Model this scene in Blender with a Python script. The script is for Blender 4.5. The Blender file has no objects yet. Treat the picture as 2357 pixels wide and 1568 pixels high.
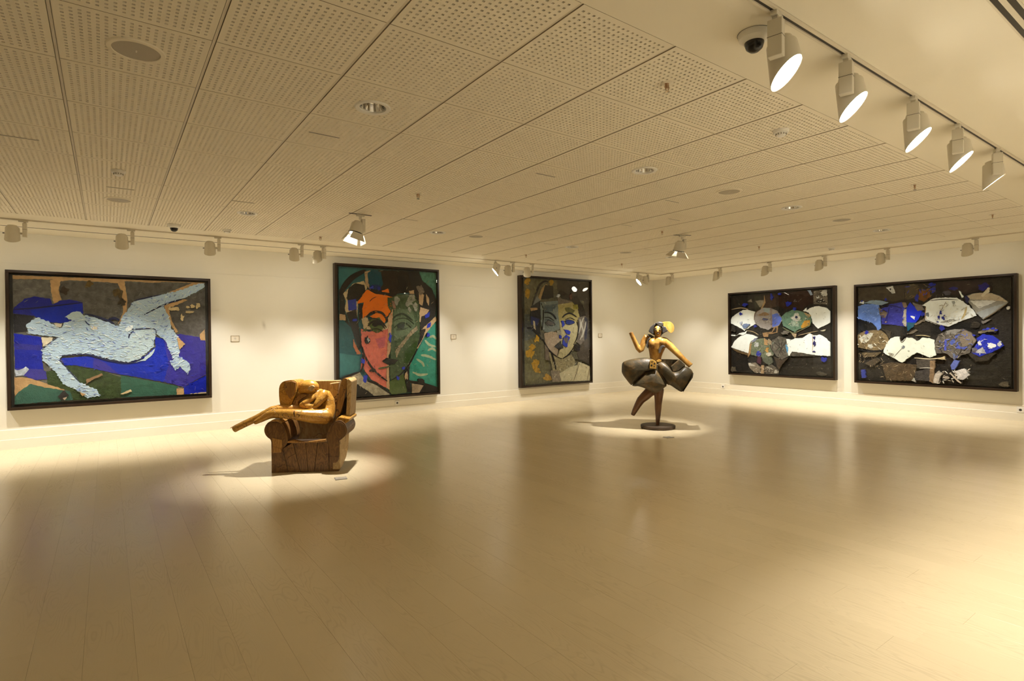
import bpy, bmesh, math, random
from mathutils import Vector, Matrix, noise as mnoise
from mathutils.geometry import tessellate_polygon
random.seed(7)
S = bpy.context.scene
COL = S.collection
R_ = math.radians

# ------------------------------------------------------------------ camera
W, H, FPX = 2357, 1568, 1289.84
YAW, PITCH, ROLL = 0.6253, -0.0089, -0.0095
CAM = Vector((0, 0, 1.3873))
_f = Vector((math.sin(YAW) * math.cos(PITCH), math.cos(YAW) * math.cos(PITCH), math.sin(PITCH)))
_r = _f.cross(Vector((0, 0, 1))).normalized(); _u = _r.cross(_f)
CR = _r * math.cos(ROLL) + _u * math.sin(ROLL)
CU = -_r * math.sin(ROLL) + _u * math.cos(ROLL)
cam = bpy.data.cameras.new('camera'); cam.sensor_width = 36; cam.sensor_fit = 'HORIZONTAL'
cam.lens = FPX / W * 36; cam.clip_start = 0.02
camo = bpy.data.objects.new('camera', cam); COL.objects.link(camo)
camo.matrix_world = Matrix.Translation(CAM) @ Matrix((CR, CU, -_f)).transposed().to_4x4()
S.camera = camo

# ------------------------------------------------------------------ world, exposure
wd = bpy.data.worlds.new('world'); S.world = wd; wd.use_nodes = True
wd.node_tree.nodes['Background'].inputs[0].default_value = (1, 0.85, 0.62, 1)
wd.node_tree.nodes['Background'].inputs[1].default_value = 0.02
S.view_settings.view_transform = 'Standard'; S.view_settings.look = 'None'
S.view_settings.gamma = 1; S.view_settings.use_curve_mapping = False
S.view_settings.exposure = 0.32
LAMP = (1.0, 0.955, 0.89)          # colour of every lamp in the room
P_WALL, P_FRONT, P_BARN = 122, 90, 360

# ------------------------------------------------------------------ room measures
HC, YW, XW, XL, YF = 2.7654, 9.5288, 11.351, -2.58, 0.18
GX, GY, TILE = -0.1795, 1.7181, 0.6
GX1, GY1 = 9.90, 8.10            # far ends of the perforated field

def ray(px, py): return _f + CR * ((px - W / 2) / FPX) - CU * ((py - H / 2) / FPX)
def onplane(px, py, p0, n):
    d = ray(px, py); return CAM + d * ((Vector(p0) - CAM).dot(n) / d.dot(n))
def proj(P):
    q = Vector(P) - CAM; z = q.dot(_f)
    return (W / 2 + FPX * q.dot(CR) / z, H / 2 - FPX * q.dot(CU) / z, z)

# ------------------------------------------------------------------ helpers
def s2l(c):
    c /= 255.0
    return c / 12.92 if c <= 0.04045 else ((c + 0.055) / 1.055) ** 2.4
ILL = tuple(s2l(v) for v in (255, 249, 232))
def alb(r, g, b, k=1.08):
    return tuple(min(0.92, max(0.004, s2l(v) / ILL[i] * k)) for i, v in enumerate((r, g, b)))

class NT:
    def __init__(s, name):
        s.m = bpy.data.materials.new(name); s.m.use_nodes = True
        s.t = s.m.node_tree; s.b = s.t.nodes['Principled BSDF']; s.out = s.t.nodes['Material Output']
    def n(s, typ, **kw):
        nd = s.t.nodes.new(typ)
        for k, v in kw.items():
            if k.startswith('i_'):
                key = k[2:]; key = int(key) if key.isdigit() else key
                nd.inputs[key].default_value = v
            else: setattr(nd, k, v)
        return nd
    def l(s, a, b): s.t.links.new(a, b)
    def math(s, op, a, b=None, c=None):
        nd = s.n('ShaderNodeMath', operation=op)
        for i, v in enumerate((a, b, c)):
            if v is None: continue
            if isinstance(v, (int, float)): nd.inputs[i].default_value = v
            else: s.l(v, nd.inputs[i])
        return nd.outputs[0]
    def mix(s, fac, a, b, typ='MIX'):
        nd = s.n('ShaderNodeMix', data_type='RGBA', blend_type=typ)
        for key, v in ((0, fac), (6, a), (7, b)):
            if isinstance(v, (int, float)): nd.inputs[key].default_value = v
            elif isinstance(v, tuple): nd.inputs[key].default_value = (*v[:3], 1)
            else: s.l(v, nd.inputs[key])
        return nd.outputs[2]
    def bump(s, h, strength=0.3, dist=0.01):
        nd = s.n('ShaderNodeBump', i_Strength=strength, i_Distance=dist)
        s.l(h, nd.inputs['Height']); s.l(nd.outputs[0], s.b.inputs['Normal'])
    def noise(s, vec, scale, detail=4, rough=0.55, dist=0.0):
        nd = s.n('ShaderNodeTexNoise', i_Scale=scale, i_Detail=detail, i_Roughness=rough, i_Distortion=dist)
        s.l(vec, nd.inputs['Vector']); return nd.outputs['Fac']
    def mapping(s, vec, scale=(1, 1, 1), rot=(0, 0, 0), loc=(0, 0, 0)):
        nd = s.n('ShaderNodeMapping'); nd.inputs['Scale'].default_value = scale
        nd.inputs['Rotation'].default_value = rot; nd.inputs['Location'].default_value = loc
        s.l(vec, nd.inputs['Vector']); return nd.outputs[0]
    def ramp(s, fac, stops):
        nd = s.n('ShaderNodeValToRGB'); e = nd.color_ramp.elements
        while len(e) < len(stops): e.new(0.5)
        for el, (p, c) in zip(e, stops): el.position = p; el.color = (*c[:3], 1)
        s.l(fac, nd.inputs[0]); return nd.outputs[0]
    def pos(s): return s.n('ShaderNodeNewGeometry').outputs['Position']
    def obj(s): return s.n('ShaderNodeTexCoord').outputs['Object']

def plain(name, col, rough=0.5, metal=0.0, spec=0.5, mott=0.06, scale=30, bump=0.0):
    t = NT(name); t.b.inputs['Roughness'].default_value = rough; t.b.inputs['Metallic'].default_value = metal
    t.b.inputs['Specular IOR Level'].default_value = spec
    f = t.noise(t.obj(), scale)
    a = tuple(min(0.95, c * (1 + mott)) for c in col); b = tuple(c * (1 - mott) for c in col)
    t.l(t.mix(f, b, a), t.b.inputs['Base Color'])
    if bump: t.bump(f, bump, 0.005)
    return t.m

def emit(name, col, strength):
    t = NT(name); t.b.inputs['Base Color'].default_value = (0.9, 0.9, 0.9, 1)
    t.b.inputs['Emission Color'].default_value = (*col, 1); t.b.inputs['Emission Strength'].default_value = strength
    return t.m

def M_wall():
    t = NT('wall_paint'); t.b.inputs['Roughness'].default_value = 0.55
    t.b.inputs['Specular IOR Level'].default_value = 0.25
    p = t.pos(); f = t.noise(p, 3.0, 3); g = t.noise(p, 160, 3)
    c = t.mix(f, (0.765, 0.725, 0.615), (0.795, 0.755, 0.64))
    # a short grey scuff on the long wall
    sx = t.n('ShaderNodeSeparateXYZ'); t.l(p, sx.inputs[0])
    u = t.math('ADD', sx.outputs[0], t.math('MULTIPLY', sx.outputs[2], 0.16))
    du = t.math('ABSOLUTE', t.math('SUBTRACT', u, 2.02 + 0.16 * 1.59))
    dz = t.math('ABSOLUTE', t.math('SUBTRACT', sx.outputs[2], 1.59))
    m1 = t.math('SUBTRACT', 1.0, t.math('SMOOTH_MIN', 1.0, t.math('MULTIPLY', du, 26.0), 0.3))
    m2 = t.math('SUBTRACT', 1.0, t.math('SMOOTH_MIN', 1.0, t.math('MULTIPLY', dz, 11.0), 0.3))
    mk = t.n('ShaderNodeMath', operation='MULTIPLY', use_clamp=True); t.l(m1, mk.inputs[0]); t.l(m2, mk.inputs[1])
    c = t.mix(t.math('MULTIPLY', mk.outputs[0], 0.75), c, (0.45, 0.40, 0.30))
    t.l(c, t.b.inputs['Base Color']); t.bump(g, 0.05, 0.002); return t.m

def M_ceiling(name='ceiling_paint', col=(0.88, 0.815, 0.665)):
    t = NT(name); t.b.inputs['Roughness'].default_value = 0.7; t.b.inputs['Specular IOR Level'].default_value = 0.2
    p = t.pos(); f = t.noise(p, 2.0, 3)
    t.l(t.mix(f, tuple(c * 0.97 for c in col), tuple(c * 1.02 for c in col)), t.b.inputs['Base Color'])
    t.bump(t.noise(p, 120, 3), 0.04, 0.002); return t.m

PLW, PLL, PLX = 0.187, 1.38, -0.29
def M_floor():
    t = NT('pale_oak_laminate'); p = t.pos()
    sx = t.n('ShaderNodeSeparateXYZ'); t.l(p, sx.inputs[0])
    idx = t.math('FLOOR', t.math('DIVIDE', t.math('SUBTRACT', sx.outputs[0], PLX), PLW))
    wn = t.n('ShaderNodeTexWhiteNoise', noise_dimensions='1D'); t.l(idx, wn.inputs['W'])
    rnd = wn.outputs['Value']
    row = t.math('FLOOR', t.math('ADD', t.math('DIVIDE', sx.outputs[1], PLL), t.math('MULTIPLY', idx, 0.37)))
    wn2 = t.n('ShaderNodeTexWhiteNoise', noise_dimensions='2D')
    cb = t.n('ShaderNodeCombineXYZ'); t.l(idx, cb.inputs[0]); t.l(row, cb.inputs[1]); t.l(cb.outputs[0], wn2.inputs['Vector'])
    v = t.n('ShaderNodeCombineXYZ')
    t.l(t.math('MULTIPLY', sx.outputs[0], 7.0), v.inputs[0])
    t.l(t.math('ADD', t.math('MULTIPLY', sx.outputs[1], 0.95), t.math('MULTIPLY', wn2.outputs['Value'], 37.0)), v.inputs[1])
    t.l(t.math('MULTIPLY', rnd, 19.0), v.inputs[2])
    base = t.noise(v.outputs[0], 1.0, 2, 0.45)
    rings = t.math('PINGPONG', t.math('MULTIPLY', base, 26.0), 0.5)
    line = t.n('ShaderNodeMapRange'); line.inputs[1].default_value = 0.0; line.inputs[2].default_value = 0.22
    line.inputs[3].default_value = 1.0; line.inputs[4].default_value = 0.0; t.l(rings, line.inputs[0])
    fine = t.noise(t.mapping(p, (160, 3, 1)), 1.0, 3)
    patch = t.noise(t.mapping(p, (3, 1.1, 1)), 1.3, 3)
    vis = t.n('ShaderNodeMapRange'); vis.inputs[1].default_value = 0.42; vis.inputs[2].default_value = 0.62; t.l(patch, vis.inputs[0])
    k = t.math('MULTIPLY', line.outputs[0], vis.outputs[0])
    c = t.mix(wn2.outputs['Value'], (0.69, 0.575, 0.372), (0.72, 0.60, 0.392))
    c = t.mix(t.math('MULTIPLY', fine, 0.14), c, (0.58, 0.46, 0.28))
    c = t.mix(t.math('MULTIPLY', k, 0.22), c, (0.40, 0.31, 0.19))
    t.l(c, t.b.inputs['Base Color'])
    t.b.inputs['Specular IOR Level'].default_value = 0.5
    r = t.n('ShaderNodeMapRange'); r.inputs[3].default_value = 0.21; r.inputs[4].default_value = 0.29; t.l(fine, r.inputs[0])
    t.l(r.outputs[0], t.b.inputs['Roughness'])
    hh = t.math('SUBTRACT', t.math('MULTIPLY', fine, 0.5), k)
    t.bump(hh, 0.10, 0.0012); return t.m

def M_glass():
    t = NT('frame_glass'); t.t.nodes.remove(t.b)
    ge = t.n('ShaderNodeNewGeometry'); dt = t.n('ShaderNodeVectorMath', operation='DOT_PRODUCT')
    t.l(ge.outputs['Normal'], dt.inputs[0]); t.l(ge.outputs['Incoming'], dt.inputs[1])
    x5 = t.math('POWER', t.math('SUBTRACT', 1.0, t.math('ABSOLUTE', dt.outputs['Value'])), 5.0)
    fac = t.math('MULTIPLY_ADD', x5, 0.985, 0.014)          # Fresnel reflection of a thin pane
    tr = t.n('ShaderNodeBsdfTransparent'); gl = t.n('ShaderNodeBsdfGlossy', i_Roughness=0.0)
    tr.inputs[0].default_value = (0.97, 0.985, 0.975, 1)
    mx = t.n('ShaderNodeMixShader'); t.l(fac, mx.inputs[0]); t.l(tr.outputs[0], mx.inputs[1]); t.l(gl.outputs[0], mx.inputs[2])
    t.l(mx.outputs[0], t.out.inputs[0]); return t.m

def M_paint(name, c1, c2=None, scale=14, rough=0.55, bump=0.6, streak=None):
    """thick paint / torn cloth: two pigments mixed by noise, brush relief"""
    t = NT(name); t.b.inputs['Roughness'].default_value = rough; t.b.inputs['Specular IOR Level'].default_value = 0.16
    p = t.obj()
    v = t.mapping(p, *( [streak[0], streak[1]] if streak else [(1, 1, 1)] ))
    f = t.noise(v, scale, 5, 0.62, 0.4); g = t.noise(p, scale * 7, 4, 0.6)
    if c2 is None: c2 = tuple(c * 0.72 for c in c1)
    fr = t.n('ShaderNodeMapRange'); fr.inputs[1].default_value = 0.36; fr.inputs[2].default_value = 0.66; t.l(f, fr.inputs[0])
    c = t.mix(fr.outputs[0], c2, c1)
    c = t.mix(t.math('MULTIPLY', g, 0.25), c, tuple(x * 0.6 for x in c2))
    t.l(c, t.b.inputs['Base Color'])
    t.bump(t.math('ADD', f, t.math('MULTIPLY', g, 0.35)), bump, 0.02); return t.m

def M_wood(name, light, dark, scale=1.0, rough=0.38, stretch=(9, 9, 1.4), rot=(0, 0, 0), crack=True):
    t = NT(name); p = t.obj(); v = t.mapping(p, stretch, rot)
    f = t.noise(v, 1.6 * scale, 5, 0.6, 0.8); rg = t.math('PINGPONG', t.math('MULTIPLY', f, 9.0), 0.5)
    c = t.mix(t.math('MULTIPLY', rg, 1.5), dark, light)
    big = t.noise(p, 5.0 * scale, 3)
    c = t.mix(t.math('MULTIPLY', big, 0.55), c, tuple(x * 0.55 for x in dark))
    h = t.math('MULTIPLY', rg, 0.3)
    if crack:
        vo = t.n('ShaderNodeTexVoronoi', feature='DISTANCE_TO_EDGE'); vo.inputs['Scale'].default_value = 3.6 * scale
        wv = t.n('ShaderNodeVectorMath', operation='ADD'); nz = t.n('ShaderNodeTexNoise', i_Scale=6.0)
        t.l(p, nz.inputs['Vector']); sc = t.n('ShaderNodeVectorMath', operation='SCALE'); sc.inputs['Scale'].default_value = 0.35
        t.l(nz.outputs['Color'], sc.inputs[0]); t.l(p, wv.inputs[0]); t.l(sc.outputs[0], wv.inputs[1]); t.l(wv.outputs[0], vo.inputs['Vector'])
        ck = t.n('ShaderNodeMapRange'); ck.inputs[1].default_value = 0.0; ck.inputs[2].default_value = 0.011
        ck.inputs[3].default_value = 0.0; ck.inputs[4].default_value = 1.0; t.l(vo.outputs['Distance'], ck.inputs[0])
        c = t.mix(ck.outputs[0], (0.03, 0.012, 0.004), c)
        h = t.math('ADD', h, ck.outputs[0])
    t.l(c, t.b.inputs['Base Color']); t.b.inputs['Roughness'].default_value = rough
    t.bump(h, 0.5, 0.006); return t.m

# ---- mesh making
def add_box(bm, c, s, rot=None):
    M = Matrix.Translation(c)
    if rot is not None: M = M @ rot
    vs = [bm.verts.new(M @ Vector((((i & 1) - .5) * s[0], (((i >> 1) & 1) - .5) * s[1], (((i >> 2) & 1) - .5) * s[2]))) for i in range(8)]
    for q in ((0, 2, 3, 1), (4, 5, 7, 6), (0, 1, 5, 4), (2, 6, 7, 3), (0, 4, 6, 2), (1, 3, 7, 5)):
        bm.faces.new([vs[i] for i in q])
def add_box2(bm, a, b): add_box(bm, [(a[i] + b[i]) / 2 for i in range(3)], [abs(b[i] - a[i]) for i in range(3)])
def add_lathe(bm, prof, seg=24, M=Matrix.Identity(4)):
    """profile of (r, z) revolved about local z"""
    rings = []
    for r, z in prof:
        if r < 1e-6: rings.append([bm.verts.new(M @ Vector((0, 0, z)))])
        else: rings.append([bm.verts.new(M @ Vector((r * math.cos(2 * math.pi * k / seg), r * math.sin(2 * math.pi * k / seg), z))) for k in range(seg)])
    for a, b in zip(rings, rings[1:]):
        if len(a) == 1 and len(b) == 1: continue
        for k in range(seg):
            k2 = (k + 1) % seg
            if len(a) == 1: bm.faces.new((a[0], b[k], b[k2]))
            elif len(b) == 1: bm.faces.new((a[k], b[0], a[k2]))
            else: bm.faces.new((a[k], b[k], b[k2], a[k2]))
def add_prism(bm, poly, back):
    """closed prism between two 3-D loops of the same length"""
    n = len(poly); a = [bm.verts.new(p) for p in poly]; b = [bm.verts.new(p) for p in back]
    for tri in tessellate_polygon([poly]):
        try: bm.faces.new([a[i] for i in tri])
        except ValueError: pass
    for tri in tessellate_polygon([back]):
        try: bm.faces.new([b[i] for i in reversed(tri)])
        except ValueError: pass
    for i in range(n):
        j = (i + 1) % n
        try: bm.faces.new((a[i], b[i], b[j], a[j]))
        except ValueError: pass
def add_tube(bm, pts, radii, seg=12, squash=1.0, sdir=None):
    """closed tube along 3-D points with a radius at each; optional flattening along sdir"""
    pts = [Vector(p) for p in pts]; rings = []
    prev = None
    for i, p in enumerate(pts):
        d = (pts[min(i + 1, len(pts) - 1)] - pts[max(i - 1, 0)]).normalized()
        if prev is None:
            ref = Vector((0, 0, 1)) if abs(d.z) < 0.9 else Vector((1, 0, 0))
            x = d.cross(ref).normalized()
        else: x = (prev - d * prev.dot(d)).normalized()
        prev = x; y = d.cross(x)
        ring = []
        for k in range(seg):
            a = 2 * math.pi * k / seg; o = x * math.cos(a) * radii[i] + y * math.sin(a) * radii[i]
            if sdir is not None: o = o - sdir * (o.dot(sdir) * (1 - squash))
            ring.append(bm.verts.new(p + o))
        rings.append(ring)
    for a, b in zip(rings, rings[1:]):
        for k in range(seg):
            k2 = (k + 1) % seg; bm.faces.new((a[k], a[k2], b[k2], b[k]))
    bm.faces.new(list(reversed(rings[0]))); bm.faces.new(rings[-1])
def add_ball(bm, c, r, M3=None, seg=16, rings=10):
    c = Vector(c); rr = r if isinstance(r, (tuple, list)) else (r, r, r)
    prof = []
    M = Matrix.Translation(c) @ ((M3.to_4x4()) if M3 is not None else Matrix.Identity(4)) @ Matrix.Diagonal((*rr, 1))
    add_lathe(bm, [(math.sin(math.pi * i / rings), -math.cos(math.pi * i / rings)) for i in range(rings + 1)], seg, M)

def chaikin(pts, n=1):
    for _ in range(n):
        q = []
        for i, p in enumerate(pts):
            r = pts[(i + 1) % len(pts)]
            q += [(p[0] * .78 + r[0] * .22, p[1] * .78 + r[1] * .22), (p[0] * .22 + r[0] * .78, p[1] * .22 + r[1] * .78)]
        pts = q
    return pts
def obj(name, bm, mat, parent=None, smooth=False, bevel=0.0, loc=None, fix=True, bseg=2):
    if fix: bmesh.ops.recalc_face_normals(bm, faces=bm.faces)
    me = bpy.data.meshes.new(name); bm.to_mesh(me); bm.free()
    if mat is not None:
        for m in (mat if isinstance(mat, (list, tuple)) else [mat]): me.materials.append(m)
    if smooth:
        for p in me.polygons: p.use_smooth = True
    o = bpy.data.objects.new(name, me); COL.objects.link(o)
    if smooth == 'auto':
        try: me.set_sharp_from_angle(angle=R_(40))
        except Exception: pass
    if bevel:
        b = o.modifiers.new('bevel', 'BEVEL'); b.width = bevel; b.segments = bseg; b.limit_method = 'ANGLE'
    if parent is not None: o.parent = parent
    if loc is not None: o.location = loc
    return o
def NB(): return bmesh.new()
def thing(name, label, cat, loc=(0, 0, 0), rotz=0.0, group=None):
    o = bpy.data.objects.new(name, None); COL.objects.link(o); o.location = loc; o.rotation_euler = (0, 0, rotz)
    o.empty_display_size = 0.05; tag(o, label, cat, group); return o
def tag(o, label, cat, group=None):
    o['label'] = label; o['category'] = cat
    if group: o['group'] = group
    return o
def struct(name, bm, mat, **kw):
    o = obj(name, bm, mat, **kw); o['kind'] = 'structure'; return o
def boxes(*bb):
    bm = NB()
    for a, b in bb: add_box2(bm, a, b)
    return bm

# ------------------------------------------------------------------ materials of the room
mWall = M_wall(); mCeil = M_ceiling(); mTile = M_ceiling('perforated_tile', (0.89, 0.82, 0.67))
mFloor = M_floor(); mBase = plain('baseboard_paint', (0.84, 0.78, 0.64), 0.4, mott=0.02)
mFleece = plain('acoustic_fleece', (0.16, 0.125, 0.075), 0.9, mott=0.1)
mEdgeShade = plain('shaded_tile_edge', (0.46, 0.38, 0.26), 0.8, mott=.05)  # shade of the tile joints, painted onto the side faces
mTbar = plain('ceiling_runner_paint', (0.74, 0.67, 0.53), 0.5, mott=0.02)
mDark = plain('dark_groove', (0.05, 0.043, 0.035), 0.6)
mGap = plain('floor_joint', (0.46, 0.37, 0.23), 0.8)
mLampB = plain('lamp_cream_enamel', (0.68, 0.63, 0.52), 0.4, mott=0.02)
mWhite = plain('white_plastic', (0.85, 0.82, 0.75), 0.35, mott=0.02)
mBlack = plain('black_plastic', (0.012, 0.012, 0.013), 0.25)
mChrome = plain('chrome', (0.75, 0.74, 0.72), 0.12, metal=1.0, mott=0.02)
mBrass = plain('sprinkler_brass', (0.45, 0.30, 0.18), 0.3, metal=1.0)
mLens = emit('lamp_lens', (1.0, 0.93, 0.78), 40.0)
mSpk = plain('speaker_grille', (0.45, 0.40, 0.31), 0.6, mott=0.12, scale=400)

# ------------------------------------------------------------------ floor
bm = boxes(((XL - .1, -3.2, -0.12), (XW + .1, YW + .1, -0.014)))
floor = struct('floor', bm, mGap)
def plank_bm(w, l):
    b = NB(); g = 0.00025; c = 0.0004; hw, hl = w / 2 - g, l / 2 - g
    lo = [b.verts.new((x, y, -0.0135)) for x, y in ((-hw, -hl), (hw, -hl), (hw, hl), (-hw, hl))]
    md = [b.verts.new((x, y, -c)) for x, y in ((-hw, -hl), (hw, -hl), (hw, hl), (-hw, hl))]
    tp = [b.verts.new((x, y, 0)) for x, y in ((-hw + c, -hl + c), (hw - c, -hl + c), (hw - c, hl - c), (-hw + c, hl - c))]
    b.faces.new(tp)
    for A, B in ((lo, md), (md, tp)):
        for i in range(4): j = (i + 1) % 4; b.faces.new((A[i], A[j], B[j], B[i]))
    b.faces.new(list(reversed(lo))); return b
def mesh_of(bm, name, mat):
    bmesh.ops.recalc_face_normals(bm, faces=bm.faces)
    me = bpy.data.meshes.new(name); bm.to_mesh(me); bm.free(); me.materials.append(mat); return me
plank_me = mesh_of(plank_bm(PLW, PLL), 'plank', mFloor)
spots = []
i = math.floor((XL - PLX) / PLW)
while PLX + i * PLW < XW:
    x0, x1 = max(XL, PLX + i * PLW), min(XW, PLX + (i + 1) * PLW)
    off = -(i * 0.37 % 1.0) * PLL
    y = -3.2 + off - PLL
    while y < YW:
        a, b_ = max(y, -3.2), min(y + PLL, YW)
        if b_ - a > 0.02 and x1 - x0 > 0.01: spots.append((x0, x1, a, b_))
        y += PLL
    i += 1
def vis_area(s):
    c = Vector(((s[0] + s[1]) / 2, (s[2] + s[3]) / 2, 0)); best = 0
    for yy in (s[2] + .05, c.y, s[3] - .05):
        q = Vector((c.x, yy, 0)) - CAM; z = q.dot(_f)
        if z < 0.3: continue
        px, py, _ = proj((c.x, yy, 0))
        if -60 < px < W + 60 and py < H + 40: best = max(best, (s[1] - s[0]) * (s[3] - s[2]) / z ** 3)
    return best
spots.sort(key=lambda s: -vis_area(s))
for s in spots[:300]:
    full = abs(s[1] - s[0] - PLW) < 1e-4 and abs(s[3] - s[2] - PLL) < 1e-4
    me = plank_me if full else mesh_of(plank_bm(s[1] - s[0], s[3] - s[2]), 'plank', mFloor)
    o = bpy.data.objects.new('floor_plank', me); COL.objects.link(o); o.parent = floor
    o.location = ((s[0] + s[1]) / 2, (s[2] + s[3]) / 2, 0)
bm = NB()
for s in spots[300:]:
    b = plank_bm(s[1] - s[0], s[3] - s[2]); bmesh.ops.translate(b, verts=b.verts, vec=((s[0] + s[1]) / 2, (s[2] + s[3]) / 2, 0))
    tmp = bpy.data.meshes.new('t'); b.to_mesh(tmp); b.free(); bm.from_mesh(tmp); bpy.data.meshes.remove(tmp)
o = obj('far_floor_planks', bm, mFloor, parent=floor); o['kind'] = 'stuff'

# ------------------------------------------------------------------ walls, baseboards
GR = 2.368
def wall_along(name, axis, at, sgn, a, b, groove=True):
    """wall face at coordinate `at`, room on side sgn; a..b its run"""
    prof = [(0, 0), (0, GR - .002), (.004, GR - .002), (.004, GR + .002), (0, GR + .002), (0, HC + .1), (.14, HC + .1), (.14, 0)] if groove else [(0, 0), (0, HC + .1), (.14, HC + .1), (.14, 0)]
    def pt(d, z, r): return Vector((r, at - sgn * d, z)) if axis == 'y' else Vector((at - sgn * d, r, z))
    bm = NB(); add_prism(bm, [pt(d, z, a) for d, z in prof], [pt(d, z, b) for d, z in prof])
    return struct(name, bm, mWall)
def base_along(name, axis, at, sgn, a, b):
    prof = [(0, 0), (.020, 0), (.020, .119), (.017, .122), (.010, .122), (.010, .243), (.007, .247), (0, .247)]
    def pt(d, z, r): return Vector((r, at + sgn * d, z)) if axis == 'y' else Vector((at + sgn * d, r, z))
    bm = NB(); add_prism(bm, [pt(d, z, a) for d, z in prof], [pt(d, z, b) for d, z in prof])
    return struct(name, bm, mBase)
wall_along('wall_left', 'y', YW, -1, XL, XW + .14)
wall_along('wall_right', 'x', XW, -1, YF, YW)
wall_along('wall_front', 'y', YF, 1, 1.55, XW, False)
wall_along('wall_side', 'x', XL, 1, -3.2, YW, False)
wall_along('wall_back', 'y', -3.2, 1, XL, 1.69, False)
wall_along('wall_return', 'x', 1.55, -1, -3.2, YF - .14, False)
base_along('baseboard_left', 'y', YW, -1, XL, XW)
base_along('baseboard_right', 'x', XW, -1, YF, YW - .02)
base_along('baseboard_front', 'y', YF, 1, 1.55, XW - .02)

# ------------------------------------------------------------------ ceiling
T = 0.13
TRL, TRR, TRF = 8.47, 10.36, 1.282    # the three light tracks: distances in the room
bm = boxes(((XL, GY1, HC), (XW, YW, HC + T)), ((GX1, GY, HC), (XW, GY1, HC + T)), ((XL, -3.2, HC), (XW, GY, HC + T)),
           ((XL, GY - .01, HC + T), (XW, GY1 + .01, HC + T + .04)))
ceiling = struct('ceiling', bm, mCeil)
bm = boxes(((XL + .001, GY, HC + .105), (GX1, GY1, HC + .110)))
obj('acoustic_backing', bm, mFleece, parent=ceiling)
def tile_mesh(w, l, cut=None, full=0.6):
    """perforated tile w x l; square holes punched through 12 mm"""
    tw, tl = w - .018, l - .005; th = .012
    n, m0, hs = 18, .0415, .0125
    pitch = (full - 2 * m0) / (n - 1)
    def lines(size, real):
        L = [-size / 2 + (.009 if real is tw else .0025)]
        lim = L[0] + real; c = []
        for k in range(n):
            p = -size / 2 + m0 + k * pitch
            if p + hs / 2 < lim - .012: c.append(p); L += [p - hs / 2, p + hs / 2]
        L.append(lim); return L
    X, Y = lines(w, tw), lines(l, tl)
    b = NB()
    V = [[b.verts.new((x, y, 0)) for y in Y] for x in X]; Vt = {}
    def top(i, j):
        if (i, j) not in Vt: Vt[i, j] = b.verts.new((X[i], Y[j], th))
        return Vt[i, j]
    for i in range(len(X) - 1):
        for j in range(len(Y) - 1):
            if cut and ((X[i] + X[i + 1]) / 2 - cut[0]) ** 2 + ((Y[j] + Y[j + 1]) / 2 - cut[1]) ** 2 < .088 ** 2: continue
            if i % 2 == 1 and j % 2 == 1:
                q = ((i, j), (i + 1, j), (i + 1, j + 1), (i, j + 1))
                for k in range(4):
                    (a, c), (d, e) = q[k], q[(k + 1) % 4]
                    b.faces.new((V[a][c], V[d][e], top(d, e), top(a, c)))
            else: b.faces.new((V[i][j], V[i][j + 1], V[i + 1][j + 1], V[i + 1][j]))
    nx, ny = len(X) - 1, len(Y) - 1
    edge = [(0, j) for j in range(ny)] + [(i, ny) for i in range(nx)] + [(nx, j) for j in range(ny, 0, -1)] + [(i, 0) for i in range(nx, 0, -1)]
    for k in range(len(edge)):
        (a, c), (d, e) = edge[k], edge[(k + 1) % len(edge)]
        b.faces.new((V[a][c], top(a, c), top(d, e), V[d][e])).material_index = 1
    me = bpy.data.meshes.new('ceiling_tile'); b.to_mesh(me); b.free(); me.materials.append(mTile); me.materials.append(mEdgeShade); return me
DOWN = [(1.31, 3.22), (3.68, 3.17), (1.27, 6.72), (6.12, 3.2), (3.57, 6.61), (5.9, 6.55), (8.51, 3.22), (8.21, 6.47)]
tcache = {}
i0 = round((XL - GX) / TILE)
for i in range(i0, 17):
    for j in range(0, 11):
        x0, x1 = GX + i * TILE, min(GX + (i + 1) * TILE, GX1); y0, y1 = GY + j * TILE, min(GY + (j + 1) * TILE, GY1)
        key = (round(x1 - x0, 3), round(y1 - y0, 3))
        for dx, dy in DOWN:
            if x0 < dx < x1 and y0 < dy < y1: key = key + ((round(dx - (x0 + x1) / 2, 3), round(dy - (y0 + y1) / 2, 3)),)
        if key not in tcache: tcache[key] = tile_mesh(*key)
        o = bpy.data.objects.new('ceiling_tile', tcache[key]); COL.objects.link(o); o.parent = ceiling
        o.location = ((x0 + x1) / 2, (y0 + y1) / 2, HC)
for i in range(i0, 18):
    x = min(GX + i * TILE, GX1 - .008)
    obj('ceiling_runner', boxes(((x - .0060, GY, HC + .0040), (x + .0060, GY1, HC + .030)), ((x - .012, GY, HC + .012), (x + .012, GY1, HC + .014))), mTbar, parent=ceiling)

# thin dark groove between track and long wall
o = struct('trim_1', boxes(((XL, 9.012, HC - .003), (9.95, 9.026, HC + .002))), mDark)

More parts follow.
